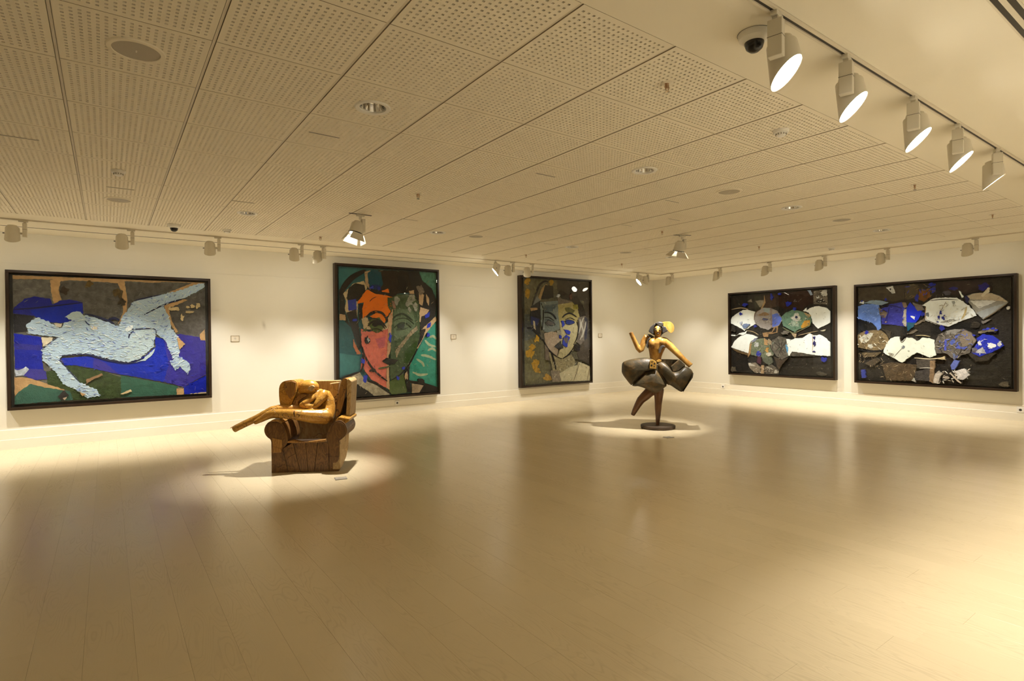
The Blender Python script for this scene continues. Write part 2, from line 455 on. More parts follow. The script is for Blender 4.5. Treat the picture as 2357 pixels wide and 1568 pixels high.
# ------------------------------------------------------------------ light tracks
def light_track(label, a, b, axis, cross, w=.034):
    """ceiling track running a..b along axis, centred on cross"""
    t = thing('light_track', label, 'track', ((a + b) / 2, cross, HC) if axis == 'x' else (cross, (a + b) / 2, HC), 0 if axis == 'x' else R_(90))
    L = (b - a) / 2
    obj('housing', boxes(((-L, -w / 2, -.012), (L, -w * .22, .004)), ((-L, w * .22, -.012), (L, w / 2, .004)), ((-L, -w / 2, -.001), (L, w / 2, .004))), mTbar, parent=t)
    obj('groove', boxes(((-L + .002, -w * .215, -.006), (L - .002, w * .215, -.0012))), mDark, parent=t)
    return t
light_track('flush light track running along the ceiling above the long left wall', XL + .02, TRR - .03, 'x', TRL)
light_track('flush light track running along the ceiling above the wall with the fan pictures', YF + .05, TRL + .04, 'y', TRR)
light_track('ceiling light track at the upper right carrying the five big glowing spotlights', 1.6, XW - .05, 'x', TRF, .040)

def aim_matrix(yaw, tilt, roll=0.0):
    """local z of the housing points along the beam; yaw 0 = facing +y, tilt below horizontal"""
    d = Vector((0, math.cos(tilt), -math.sin(tilt)))
    x = Vector((1, 0, 0)); y = d.cross(x)
    return Matrix((x, y, d)).transposed().to_4x4()

def spot(parent_world, d, power, size, blend, radius=.05, name='beam'):
    l = bpy.data.lights.new(name, 'SPOT'); l.energy = power; l.color = LAMP; l.spot_size = size; l.spot_blend = blend
    l.shadow_soft_size = radius
    o = bpy.data.objects.new(name, l); COL.objects.link(o)
    o.location = parent_world; o.rotation_euler = Vector(d).to_track_quat('-Z', 'Y').to_euler(); return o

def track_lamp(label, loc, yaw, tilt, power, group, size=84, blend=.8, lower=17):
    t = thing('track_spotlight', label, 'spotlight', (*loc, HC), yaw, group)
    obj('track_adapter', boxes(((-.055, -.014, -.030), (.030, .014, -.008)), ((-.012, -.012, -.045), (.012, .012, -.028))), mLampB, parent=t, bevel=.002)
    gb = obj('gear_box', boxes(((-.020, -.030, -.200), (.020, .030, -.043))), mLampB, parent=t, bevel=.003)
    obj('seam', boxes(((-.0205, -.0305, -.116), (.0205, .0305, -.114))), mDark, parent=gb)
    C = Vector((-.108, 0, -.168)); dl_ = R_(54) - tilt                 # shroud cut facing 54 degrees down, then leaned
    M = Matrix.Translation(C) @ Matrix.Rotation(dl_, 4, 'X')
    rings = [(.040, .094, 0), (.046, .090, 0), (.049, .072, 0), (.060, .070, 0), (.063, .063, 0), (.0705, -.068, .051), (.0680, -.068, .051), (.0650, -.061, .047)]
    bm = NB(); seg = 30; rr = []
    for r, z, cz in rings: rr.append([bm.verts.new(M @ Vector((r * math.cos(2 * math.pi * k / seg), r * math.sin(2 * math.pi * k / seg), z + cz * math.sin(2 * math.pi * k / seg)))) for k in range(seg)])
    for p, q in zip(rr, rr[1:]):
        for k in range(seg): bm.faces.new((p[k], p[(k + 1) % seg], q[(k + 1) % seg], q[k]))
    bm.faces.new(rr[0]); bm.faces.new(list(reversed(rr[-1])))
    hs = obj('housing', bm, mLampB, parent=t, smooth='auto')
    LN = Vector((0, .051, -.0705)).normalized()
    bm = NB(); lo = [Vector((.0660 * math.cos(2 * math.pi * k / seg), .0660 * math.sin(2 * math.pi * k / seg), -.0625 + .0478 * math.sin(2 * math.pi * k / seg))) for k in range(seg)]
    add_prism(bm, [M @ (p + LN * .002) for p in lo], [M @ (p - LN * .002) for p in lo]); obj('lens', bm, mLens, parent=hs)
    bm = NB(); add_tube(bm, [(-.018, 0, -.160), (-.050, 0, -.160)], [.011, .011], 10); obj('pivot', bm, mLampB, parent=t, smooth='auto')
    bm = NB(); add_box(bm, M @ Vector((-.074, 0, .0)), (.020, .010, .010)); obj('tilt_knob', bm, mDark, parent=hs)
    Rz = Matrix.Rotation(yaw, 4, 'Z'); P = Matrix.Translation((*loc, HC)) @ Rz @ M
    b = spot(P @ (Vector((0, 0, -.064)) + LN * .022), (P.to_3x3() @ (Matrix.Rotation(-R_(lower), 3, 'X') @ LN)), power, R_(size), blend)
    b.name = 'lamp_beam'; b.matrix_world = b.matrix_basis
    bpy.context.view_layer.update()
    b.parent = t; b.matrix_parent_inverse = (Matrix.Translation((*loc, HC)) @ Rz).inverted()
    return t

gL = 'spotlights on the long wall track'; gR = 'spotlights on the fan-picture wall track'; gF = 'glowing spotlights on the upper right track'
OFF = .112
TW = R_(60)
for lab, x, yaw, tilt, pw in (
    ('added cream fill spotlight, unseen past the left edge of the reclining-figure picture', -1.85, 0, TW, 1.0),  # out of view, added for fill light
    ('cream track spotlight at the far left, above the left end of the blue reclining-figure picture', -.75, 0, TW, 1.0),
    ('cream track spotlight seen from behind, above the middle of the blue reclining-figure picture', .27, 0, TW, 1.0),
    ('cream track spotlight right of the ceiling camera, above the right end of the reclining-figure picture', 1.24, -10, TW, 1.0),
    ('cream track spotlight seen from behind, left one of the pair beside the orange-and-green face picture', 2.33, -8, TW, .55),
    ('cream track spotlight turned right, right one of the pair beside the orange-and-green face picture', 2.65, -50, TW, .9),
    ('cream track spotlight turned left with a lit sliver of lens, between the two face pictures', 5.76, 62, R_(38), .8),
    ('cream track spotlight seen from behind, middle of the three between the two face pictures', 6.16, -18, TW, .6),
    ('cream track spotlight hanging at the top left corner of the grey face picture', 6.62, -34, TW, .7),
    ('cream track spotlight with a lit lens sliver, left of three near the room corner', 9.58, 62, R_(38), .8),
    ('cream track spotlight facing away, middle one of three near the room corner', 9.92, 4, TW, .4)):
    track_lamp(lab, (x, TRL), R_(yaw), tilt, P_WALL * pw, gL)
for lab, y, yaw, pw in (
    ('cream track spotlight right of the room corner, first one on the fan-picture wall track', 8.14, -92, .5),
    ('cream track spotlight above the wall left of the smaller fan picture', 6.92, -100, 1.0),
    ('cream track spotlight above the middle of the smaller fan picture', 5.84, -96, 1.0),
    ('cream track spotlight above the right edge of the smaller fan picture', 4.82, -94, 1.0),
    ('cream track spotlight above the left half of the wider fan picture', 3.83, -90, 1.0),
    ('cream track spotlight above the right end of the wider fan picture, rightmost on its track', 2.68, -90, 1.0)):
    track_lamp(lab, (TRR, y), R_(yaw), TW, P_WALL * pw, gR)
for lab, x, yaw, tilt in (
    ('largest glowing track spotlight at the upper right, in front of the dome camera', 2.33, 192, 46),
    ('glowing track spotlight at the upper right, second from the dome camera', 2.98, 192, 46),
    ('glowing track spotlight at the upper right, middle one of the five', 3.83, 190, 48),
    ('glowing track spotlight at the upper right, fourth from the dome camera', 4.58, 190, 48),
    ('track spotlight at the upper right showing only a thin lit edge, last of the five', 5.44, 206, 52)) + (('added unseen fill spotlight on the upper right track, just past the five in view', 6.6, 184, 55), ('added unseen fill spotlight far along the upper right track, past the picture edge', 8.6, 184, 55)):  # the last two are unseen lamps added for fill
    track_lamp(lab, (x, TRF), R_(yaw), R_(tilt), P_FRONT, gF, size=90, lower=14)

light_track('added unseen light track over the entrance space behind the viewer', XL + .1, 1.4, 'x', -2.1)  # unseen track and its lamps, added to brighten the room from behind
for lab, x in (('added unseen fill spotlight behind the viewer, on the left of the entrance track', -1.7), ('added unseen fill spotlight behind the viewer, in the middle of the entrance track', -.5), ('added unseen fill spotlight behind the viewer, on the right of the entrance track', .7)):
    track_lamp(lab, (x, -2.1), R_(180), TW, P_WALL, 'added fill spotlights over the entrance')
# ------------------------------------------------------------------ barn-door spotlights over the sculptures
def barndoor_lamp(label, loc, yaw, target, power, flare):
    t = thing('barndoor_spotlight', label, 'spotlight', (*loc, HC), yaw, 'barn-door spotlights over the sculptures')
    obj('mounting_slot', boxes(((-.13, -.012, -.004), (.13, .012, .002))), mDark, parent=t)
    obj('track_adapter', boxes(((-.045, -.014, -.026), (.045, .014, -.004)), ((-.013, -.013, -.060), (.013, .013, -.024))), mLampB, parent=t, bevel=.002)
    obj('gear_box', boxes(((.012, -.030, -.200), (.048, .030, -.055))), mLampB, parent=t, bevel=.003)
    Rz = Matrix.Rotation(yaw, 4, 'Z'); C = Vector((-.045, 0, -.165))
    d = Rz.inverted().to_3x3() @ (Vector(target) - (Vector((*loc, HC)) + Rz.to_3x3() @ C)); d.normalize()
    x = Vector((1, 0, 0)); x = (x - d * x.dot(d)).normalized(); y = d.cross(x)
    M = Matrix.Translation(C) @ Matrix((x, y, d)).transposed().to_4x4()
    bm = NB(); add_lathe(bm, [(0, -.085), (.036, -.085), (.044, -.080), (.048, -.060), (.062, -.058), (.066, -.052), (.074, .055), (.070, .058), (.066, .040), (0, .034)], 26, M)
    hs = obj('housing', bm, mLampB, parent=t, smooth='auto')
    bm = NB(); add_lathe(bm, [(0, .046), (.0655, .046), (.0655, .042), (0, .042)], 26, M); obj('lens', bm, mLens, parent=hs)
    bm = NB(); add_lathe(bm, [(.076, .054), (.081, .054), (.081, .064), (.073, .064), (.073, .054), (.076, .054)], 26, M); obj('black_ring', bm, mBlack, parent=t)
    for k in range(4):
        a = k * math.pi / 2 + math.pi / 4 * 0; Rk = Matrix.Rotation(a, 4, 'Z')
        w0, w1, h = .058, .085, .095; f = math.radians(flare)
        pts = [(-w0, .078, .066), (w0, .078, .066), (w1, .078 + h * math.sin(f), .066 + h * math.cos(f)), (-w1, .078 + h * math.sin(f), .066 + h * math.cos(f))]
        n = Vector((0, math.cos(f), -math.sin(f))) * .0015
        bm = NB(); add_prism(bm, [M @ Rk @ Vector(p) for p in pts], [M @ Rk @ (Vector(p) + n) for p in pts]); obj('barn_door', bm, mLampB, parent=t)
    P = Matrix.Translation((*loc, HC)) @ Rz @ M
    b = spot(P @ Vector((0, 0, .070)), P.to_3x3() @ Vector((0, 0, 1)), power, R_(50), 1.0, .035)
    b.name = 'lamp_beam'; bpy.context.view_layer.update()
    b.parent = t; b.matrix_parent_inverse = (Matrix.Translation((*loc, HC)) @ Rz).inverted()
barndoor_lamp('ceiling spotlight with open lit barn doors above the wooden armchair', (2.32, 6.10), R_(0), (1.70, 6.02, .35), P_BARN, 22)
barndoor_lamp('ceiling spotlight with spread barn doors above the dancer sculpture', (6.52, 4.95), R_(-25), (6.50, 5.45, .9), P_BARN, 38)

# ------------------------------------------------------------------ recessed downlights
mRefl = plain('downlight_reflector', (0.80, 0.78, 0.74), 0.16, metal=1.0, mott=0.15, scale=60)
def downlight(label, x, y):
    t = thing('recessed_downlight', label, 'downlight', (x, y, HC), 0, 'recessed ceiling downlights')
    bm = NB(); add_lathe(bm, [(.078, .004), (.079, -.006), (.100, -.009), (.106, -.003), (.106, .0), (.078, .004)], 36); obj('trim_ring', bm, mWhite, parent=t, smooth='auto')
    bm = NB(); add_lathe(bm, [(.082, -.001), (.078, .012), (.070, .045), (.055, .078), (.035, .090), (0, .092), (0, .094), (.058, .082), (.074, .047), (.083, .012), (.084, -.001), (.082, -.001)], 40)
    rf = obj('reflector', bm, mRefl, parent=t, smooth='auto')
    for k in range(12):
        a = k * math.pi / 6
        bm = NB(); add_box(bm, (math.cos(a) * .066, math.sin(a) * .066, .030), (.003, .010, .056), Matrix.Rotation(a, 4, 'Z')); obj('facet_rib', bm, mChrome, parent=rf)
    bm = NB(); add_lathe(bm, [(0, .028), (.012, .030), (.015, .050), (.012, .090), (0, .092)], 14); obj('bulb', bm, mWhite, parent=t, smooth=True)
for lab, x, y in (('largest recessed chrome downlight in the ceiling, nearest the viewer', 1.31, 3.22),
    ('recessed chrome downlight in the ceiling right of centre, second nearest', 3.68, 3.17),
    ('recessed chrome downlight near the left wall track, left of the barn-door lamp over the armchair', 1.27, 6.72),
    ('recessed chrome downlight on the right, between two round ceiling speakers', 6.12, 3.2),
    ('recessed chrome downlight right of the barn-door lamp over the armchair, beside a round speaker', 3.57, 6.61),
    ('small far recessed downlight above the gap between the two face pictures', 5.9, 6.55),
    ('recessed chrome downlight at the far right above the fan-picture wall', 8.51, 3.22),
    ('smallest recessed downlight, just below the barn-door lamp over the dancer', 8.21, 6.47)): downlight(lab, x, y)

# ------------------------------------------------------------------ round ceiling speakers
for lab, x, y in (('largest round ceiling speaker at the upper left', .13, 3.22), ('round ceiling speaker at the left, near the domed camera', .11, 6.76),
    ('round ceiling speaker at right of centre, nearer one of the two right of the dancer', 4.91, 3.18), ('round ceiling speaker at the right, above the fan pictures', 7.30, 3.2),
    ('round ceiling speaker above the left face picture, beside a far downlight', 4.15, 6.58), ('smallest round ceiling speaker above the room corner', 7.07, 6.51)):
    t = thing('ceiling_speaker', lab, 'speaker', (x, y, HC), 0, 'round ceiling speakers')
    bm = NB(); add_lathe(bm, [(.098, -.001), (.100, -.007), (.118, -.006), (.122, -.001), (.122, .001), (.098, .001), (.098, -.001)], 36); obj('rim', bm, mTile, parent=t, smooth='auto')
    bm = NB(); add_lathe(bm, [(0, -.005), (.060, -.0045), (.099, -.003), (.099, .0), (0, .0)], 36); obj('grille', bm, mSpk, parent=t, smooth='auto')
    obj('badge', boxes(((-.003, -.012, -.0065), (.003, .012, -.004))), mLampB, parent=t)

# ------------------------------------------------------------------ sprinklers
for lab, x, y in (('nearest brass fire sprinkler in the ceiling, top right of centre', 2.51, 2.0), ('fire sprinkler in the ceiling above the orange-and-green face picture', 2.45, 4.92),
    ('fire sprinkler at the right, below the last glowing spotlight', 6.15, 2.05), ('fire sprinkler at the far right edge of the ceiling', 8.51, 2.05),
    ('fire sprinkler near the left track, beside the barn-door lamp over the armchair', 2.38, 7.75), ('fire sprinkler above the three spotlights between the face pictures', 5.8, 7.6),
    ('fire sprinkler above the grey face picture, left of the room corner', 8.12, 7.58), ('fire sprinkler just left of the barn-door lamp over the dancer', 6.03, 4.9),
    ('fire sprinkler right of the dancer lamp, above the smaller fan picture', 8.39, 4.91)):
    t = thing('fire_sprinkler', lab, 'sprinkler', (x, y, HC), 0, 'ceiling fire sprinklers')
    bm = NB(); add_lathe(bm, [(0, -.003), (.030, -.003), (.034, 0), (.034, .002), (0, .002)], 20); obj('escutcheon', bm, mTbar, parent=t, smooth='auto')
    bm = NB(); add_lathe(bm, [(0, -.028), (.007, -.028), (.008, -.012), (.012, -.003), (0, -.003)], 12); obj('bulb', bm, mBrass, parent=t, smooth='auto')
    bm = NB(); add_tube(bm, [(.013, 0, -.003), (.016, 0, -.025), (.004, 0, -.046)], [.0028] * 3, 6); add_tube(bm, [(-.013, 0, -.003), (-.016, 0, -.025), (-.004, 0, -.046)], [.0028] * 3, 6)
    obj('yoke', bm, mBrass, parent=t)
    bm = NB(); add_lathe(bm, [(0, -.049), (.015, -.050), (.015, -.047), (0, -.046)], 12); obj('deflector', bm, mChrome, parent=t)

mEdge0 = plain('detector_vent', (0.30, 0.27, 0.22), 0.6)
# ------------------------------------------------------------------ smoke detectors
for lab, x, y in (('round white smoke detector at the left, above the short ceiling slot', .09, 5.6), ('round white smoke detector at the right, nearest of the smoke detectors', 3.73, 2.02),
    ('small white smoke detector beside the left track, right of the dome camera', 1.25, 7.89), ('small white smoke detector near the fan-picture wall track', 9.59, 4.36)):
    t = thing('smoke_detector', lab, 'detector', (x, y, HC), 0, 'ceiling smoke detectors')
    bm = NB(); add_lathe(bm, [(0, -.020), (.046, -.020), (.050, -.014), (.052, 0), (.052, .001), (0, .001)], 26); obj('base', bm, mWhite, parent=t, smooth='auto')
    bm = NB(); add_lathe(bm, [(0, -.042), (.022, -.042), (.030, -.036), (.036, -.020), (0, -.020)], 24); obj('sensing_head', bm, mWhite, parent=t, smooth='auto')
    for k in range(12):
        a = k * math.pi / 6; bm = NB(); add_box(bm, (math.cos(a) * .0335, math.sin(a) * .0335, -.029), (.004, .006, .010), Matrix.Rotation(a, 4, 'Z')); obj('vent', bm, mEdge0, parent=t)

# ------------------------------------------------------------------ short slots in the tiles
for lab, x, y in (('short dark ceiling slot cut off by the left edge of the picture', -.47, 5.05), ('longest dark ceiling slot, left of and below the largest downlight', 1.215, 3.84),
    ('dark ceiling slot at the left between a smoke detector and a round speaker', .115, 6.24), ('dark ceiling slot just above the left far downlight', 1.13, 6.19),
    ('dark ceiling slot right of the barn-door lamp over the armchair', 2.91, 6.07), ('dark ceiling slot left of the second nearest downlight', 3.075, 3.74),
    ('dark ceiling slot left of the nearer right-hand speaker', 4.775, 3.745), ('dark ceiling slot directly above the dancer lamp', 5.555, 4.33),
    ('dark ceiling slot left of the dancer lamp', 5.325, 4.89), ('thin far ceiling slot above the gap between the face pictures', 5.44, 6.54),
    ('faintest far ceiling slot, left of the dancer lamp and above the room corner', 7.11, 6.08)):
    t = thing('ceiling_slot', lab, 'slot', (x, y, HC), 0, 'short slots in the ceiling tiles')
    obj('opening', boxes(((-.103, -.007, -.0012), (.103, .007, .003))), mDark, parent=t)
    obj('edge_strip', boxes(((-.106, .007, -.003), (.106, .011, .002)), ((-.106, -.011, -.003), (.106, -.007, .002)), ((.103, -.011, -.003), (.107, .011, .002)), ((-.107, -.011, -.003), (-.103, .011, .002))), mTbar, parent=t)

# ------------------------------------------------------------------ dome cameras
def dome_camera(label, x, y, k=1.0):
    t = thing('dome_camera', label, 'camera', (x, y, HC), 0, 'ceiling dome cameras')
    bm = NB(); add_lathe(bm, [(0, -.040 * k), (.044 * k, -.042 * k), (.055 * k, -.034 * k), (.066 * k, -.026 * k), (.072 * k, 0), (.072 * k, .001), (0, .001)], 30); obj('housing', bm, mWhite, parent=t, smooth='auto')
    bm = NB(); add_lathe(bm, [(0.0, -.086 * k), (.020 * k, -.082 * k), (.036 * k, -.068 * k), (.042 * k, -.050 * k), (.043 * k, -.041 * k), (0, -.041 * k)], 24); dm = obj('dome', bm, mBlack, parent=t, smooth=True)
    bm = NB(); add_lathe(bm, [(.072 * k, -.001), (.0735 * k, -.001), (.0735 * k, .001), (.072 * k, .001), (.072 * k, -.001)], 30); obj('gasket', bm, mDark, parent=t)
dome_camera('white dome camera with a black bubble beside the left wall track', .67, 7.88)
dome_camera('white dome camera half hidden behind the largest glowing spotlight', 2.43, 1.44, 1.0)

# ------------------------------------------------------------------ slot air diffuser near the front wall
t = thing('slot_air_diffuser', 'long air diffuser with two black slots at the upper right corner', 'diffuser', (6.2, .697, HC))
for a, b in ((.0115, .033), (-.033, -.009)): obj('slot', boxes(((-4.6, a, -.001), (4.6, b, .004))), mBlack, parent=t)
for a, b in ((.033, .041), (-.009, .0115), (-.041, -.033)): obj('rail', boxes(((-4.6, a, -.003), (4.6, b, .003))), mTbar, parent=t)

# ------------------------------------------------------------------ wall labels, floor labels, sockets
mCard = plain('label_card', (0.74, 0.67, 0.54), 0.5, mott=0.03); mPlate = plain('caption_plate_face', (0.40, 0.35, 0.27), 0.4, mott=.05); mEdge = plain('label_border', (0.42, 0.34, 0.21), 0.5); mInk = plain('faded_ink', (0.40, 0.36, 0.28), 0.7)
for lab, x, z, w, h in (('small framed caption card on the wall right of the blue reclining-figure picture', 1.60, 1.378, .122, .096),
    ('small framed caption card on the wall right of the orange-and-green face picture', 5.47, 1.373, .122, .094), ('small framed caption card on the wall right of the grey face picture', 9.45, 1.368, .125, .094)):
    t = thing('caption_card', lab, 'label', (x, YW, z), 0, 'caption cards on the long wall')
    obj('card', boxes(((-w / 2 + .008, -.006, -h / 2 + .008), (w / 2 - .008, 0, h / 2 - .008))), mCard, parent=t)
    for a, b in (((-w / 2, -.009, h / 2 - .009), (w / 2, 0, h / 2)), ((-w / 2, -.009, -h / 2), (w / 2, 0, -h / 2 + .009)), ((-w / 2, -.009, -h / 2), (-w / 2 + .009, 0, h / 2)), ((w / 2 - .009, -.009, -h / 2), (w / 2, 0, h / 2))):
        obj('border', boxes((a, b)), mEdge, parent=t)
    for k, lw in enumerate((.022, .030, .018)):
        obj('printed_line', boxes(((-lw / 2, -.0065, .013 - k * .013), (lw / 2, -.0059, .018 - k * .013))), mInk, parent=t)
bm = boxes(((-.012, -.006, -.016), (.016, 0, .014))); tag(obj('paper_tag', bm, mCard, loc=(5.437, YW, 1.302)), 'tiny paper tag stuck under the caption card by the orange-and-green face picture', 'tag')
for lab, x, y, rz in (('small caption plate lying on the floor in front of the wooden armchair', 1.838, 5.436, -12), ('small caption plate lying on the floor in front of the dancer sculpture', 6.085, 4.862, -8)):
    t = thing('floor_caption_plate', lab, 'label', (x, y, 0), R_(rz), 'caption plates on the floor')
    obj('plate', boxes(((-.056, -.050, 0), (.056, .050, .006))), plain('plate_grey', (0.30, 0.27, 0.22), 0.4), parent=t, bevel=.001)
    obj('card', boxes(((-.050, -.044, .0058), (.050, .044, .0072))), mPlate, parent=t)
    for k in range(3): obj('printed_line', boxes(((-.028, .012 - k * .016, .0072), (.028, .017 - k * .016, .0076))), mInk, parent=t)
def socket(label, loc, rotz):
    t = thing('wall_socket', label, 'socket', loc, rotz, 'power sockets on the baseboards')
    obj('cover', boxes(((-.042, -.012, -.042), (.042, 0, .042))), mWhite, parent=t, bevel=.004)
    bm = NB(); add_lathe(bm, [(.019, .0125), (.023, .0135), (.023, .011), (.019, .011), (.019, .0125)], 20, Matrix.Rotation(R_(90), 4, 'X')); obj('ring', bm, mWhite, parent=t)
    bm = NB(); add_lathe(bm, [(0, .0122), (.019, .0122), (.019, .010), (0, .010)], 20, Matrix.Rotation(R_(90), 4, 'X')); obj('well', bm, mDark, parent=t)
socket('white power socket on the baseboard under the orange-and-green face picture', (4.27, YW - .010, .178), 0)
socket('white power socket on the baseboard left of the smaller fan picture', (XW - .010, 7.52, .178), R_(-90))
socket('white power socket on the baseboard at the far right edge', (XW - .010, 2.40, .172), R_(-90))

# ------------------------------------------------------------------ framed collage pictures behind glass
mFrame = plain('dark_stained_frame', (0.026, 0.014, 0.007), 0.35, mott=0.25, scale=12, spec=0.3)
mBackb = plain('black_shadow_box', (0.018, 0.013, 0.009), 0.6)
mGlass = M_glass()
pcache = {}
def pmat(c, kind=0):
    key = (tuple(c), kind)
    if key not in pcache:
        a = alb(*c); lum = sum(a) / 3
        if kind == 'stroke': m = M_paint('impasto', a, tuple(x * .80 for x in a), 30, .5, .8, ((1, 1, 5), (0, R_(75), 0)))
        elif kind == 'plain': m = M_paint('flat_paint', a, tuple(x * .9 for x in a), 10, .55, .25)
        elif kind == 'rough': m = M_paint('rough_cloth', a, tuple(x * .52 for x in a), 16, .65, 1.0)
        else: m = M_paint('painted_cloth', a, tuple(x * .74 for x in a), 13, .6, .7)
        pcache[key] = m
    return pcache[key]

class Picture:
    def __init__(s, label, wall, a0, a1, z0, z1, zoom, canvas, base, kind=0):
        """a0/a1: left and right ends along the wall as seen; zoom=(ox,oy,scale) of the photo crop the outlines were read from"""
        s.D, s.dc = .110, .050
        s.wall, s.zoom = wall, zoom; ctr = (a0 + a1) / 2
        s.w, s.h = abs(a1 - a0), z1 - z0; s.n = 0
        loc, rz = ((ctr, YW, z0), 0) if wall == 'L' else ((XW, ctr, z0), R_(-90))
        s.t = thing('framed_picture', label, 'picture', loc, rz, None)
        s.ctr, s.z0 = ctr, z0
        w, h, D, r = s.w / 2, s.h, s.D, .034
        for a, b in (((-w, -D, h - r), (w, -.004, h)), ((-w, -D, 0), (w, -.004, r)), ((-w, -D, r), (-w + r, -.004, h - r)), ((w - r, -D, r), (w, -.004, h - r))):
            obj('frame_rail', boxes((a, b)), mFrame, parent=s.t, bevel=.003)
        obj('backing_board', boxes(((-w + r, -.016, r), (w - r, -.002, h - r))), mBackb, parent=s.t)
        obj('glass', boxes(((-w + r - .004, -D + .014, r - .004), (w - r + .004, -D + .017, h - r + .004))), mGlass, parent=s.t)
        cv = [s.m(p) for p in canvas]; x0 = (cv[0][0] + cv[3][0]) / 2; x1 = (cv[1][0] + cv[2][0]) / 2; zt = (cv[0][1] + cv[1][1]) / 2; zb = (cv[2][1] + cv[3][1]) / 2
        s.box = (x0, x1, zb, zt)
        obj('canvas', boxes(((x0, -s.dc, zb), (x1, -.016, zt))), pmat(base, kind), parent=s.t, bevel=.002)
    def m(s, p):
        px, py = s.zoom[0] + p[0] / s.zoom[2], s.zoom[1] + p[1] / s.zoom[2]
        if s.wall == 'L':
            q = onplane(px, py, (0, YW - s.dc, 0), Vector((0, 1, 0))); return (q.x - s.ctr, q.z - s.z0)
        q = onplane(px, py, (XW - s.dc, 0, 0), Vector((1, 0, 0))); return (s.ctr - q.y, q.z - s.z0)
    def loop(s, pts, jit, step):
        q = [Vector(s.m(p)) for p in pts]; out = []; n = len(q); sd = random.random() * 90
        for i in range(n):
            a, b = q[i], q[(i + 1) % n]; d = b - a; L = d.length
            if L < 1e-5: continue
            k = max(1, int(L / step)); nv = Vector((-d.y, d.x)) / L
            for j in range(k):
                p = a + d * (j / k); t = mnoise.noise(Vector((p.x * 38 + sd, p.y * 38, sd))) + .5 * mnoise.noise(Vector((p.x * 110, p.y * 110 + sd, 3)))
                p = p + nv * t * jit
                out.append((min(max(p.x, s.box[0] + .002), s.box[1] - .002), min(max(p.y, s.box[2] + .002), s.box[3] - .002)))
        return out
    def patch(s, c, pts, kind=0, h=0.0, jit=.009, step=.014, name='collage_patch'):
        s.n += 1; H_ = .0015 + s.n * .00035 + h
        lp = s.loop(pts, jit, step); bm = NB()
        ins = []
        cx = sum(p[0] for p in lp) / len(lp); cz = sum(p[1] for p in lp) / len(lp)
        add_prism(bm, [Vector((x, -s.dc - H_, z)) for x, z in lp], [Vector((x, -s.dc + .001, z)) for x, z in lp])
        return obj(name, bm, pmat(c, kind), parent=s.t)
    def ell(s, c, cx, cy, rx, ry, kind=0, h=.001, name='paint_dab', jit=.008, ang=0):
        ca, sa = math.cos(R_(ang)), math.sin(R_(ang)); sd = cx * .37 + cy * .11; pts = []
        for k in range(14):
            a = 2 * math.pi * k / 14; q = 1 + .85 * mnoise.noise(Vector((math.cos(a) * 1.3 + sd, math.sin(a) * 1.3, sd)))
            pts.append((cx + q * (rx * math.cos(a) * ca - ry * math.sin(a) * sa), cy + q * (rx * math.cos(a) * sa + ry * math.sin(a) * ca)))
        return s.patch(c, pts, kind, h, jit, .012, name)
    def rib(s, c, pts, w, kind='plain', h=.001, taper=.35, name='brush_line', jit=.002):
        P = [Vector(p) for p in pts]; C = []
        for i in range(len(P) - 1):
            p0, p1, p2, p3 = P[max(i - 1, 0)], P[i], P[i + 1], P[min(i + 2, len(P) - 1)]
            for k in range(5):
                t = k / 5; C.append(.5 * ((2 * p1) + (p2 - p0) * t + (2 * p0 - 5 * p1 + 4 * p2 - p3) * t * t + (3 * p1 - p0 - 3 * p2 + p3) * t ** 3))
        C.append(P[-1]); A, B = [], []
        for i, p in enumerate(C):
            d = (C[min(i + 1, len(C) - 1)] - C[max(i - 1, 0)]).normalized(); n = Vector((-d.y, d.x)); f = i / (len(C) - 1)
            ww = w / 2 * (taper + (1 - taper) * math.sin(math.pi * f) ** .6)
            A.append(p + n * ww); B.append(p - n * ww)
        return s.patch(c, A + B[::-1], kind, h, jit, .05, name)
    def strokes(s, pts, n, cols, ang, spread, L, wd, seed=1, name='impasto_strokes'):
        """many short ridges of thick paint inside an outline, one mesh per pigment"""
        rnd = random.Random(seed); poly = [Vector(s.m(p)) for p in pts]
        xs = [p.x for p in poly]; zs = [p.y for p in poly]
        def inside(x, y):
            c = False; j = len(poly) - 1
            for i in range(len(poly)):
                a, b = poly[i], poly[j]
                if (a.y > y) != (b.y > y) and x < (b.x - a.x) * (y - a.y) / (b.y - a.y) + a.x: c = not c
                j = i
            return c
        bms = [NB() for _ in cols]; k = 0; top = s.dc + .0015 + s.n * .00035
        while k < n:
            x, z = rnd.uniform(min(xs), max(xs)), rnd.uniform(min(zs), max(zs))
            if not inside(x, z): continue
            k += 1; a = R_(ang(x, z) + rnd.gauss(0, spread)); l = L * rnd.uniform(.5, 1.4) / 2; w = wd * rnd.uniform(.5, 1.5) / 2
            d = Vector((math.cos(a), math.sin(a))); nn = Vector((-d.y, d.x)); e = rnd.uniform(.001, .0045); p = Vector((x, z))
            q = [p - d * l, p - d * l * .3 + nn * w, p + d * l * .6 + nn * w * .7, p + d * l, p + d * l * .4 - nn * w, p - d * l * .5 - nn * w * .8]
            q = [(min(max(v.x, s.box[0] + .002), s.box[1] - .002), min(max(v.y, s.box[2] + .002), s.box[3] - .002)) for v in q]
            b = bms[rnd.randrange(len(cols))]
            lo = [b.verts.new((v[0], -top + .001, v[1])) for v in q]; t1 = b.verts.new((p.x - d.x * l * .35, -top - e, p.y - d.y * l * .35)); t2 = b.verts.new((p.x + d.x * l * .4, -top - e * .7, p.y + d.y * l * .4))
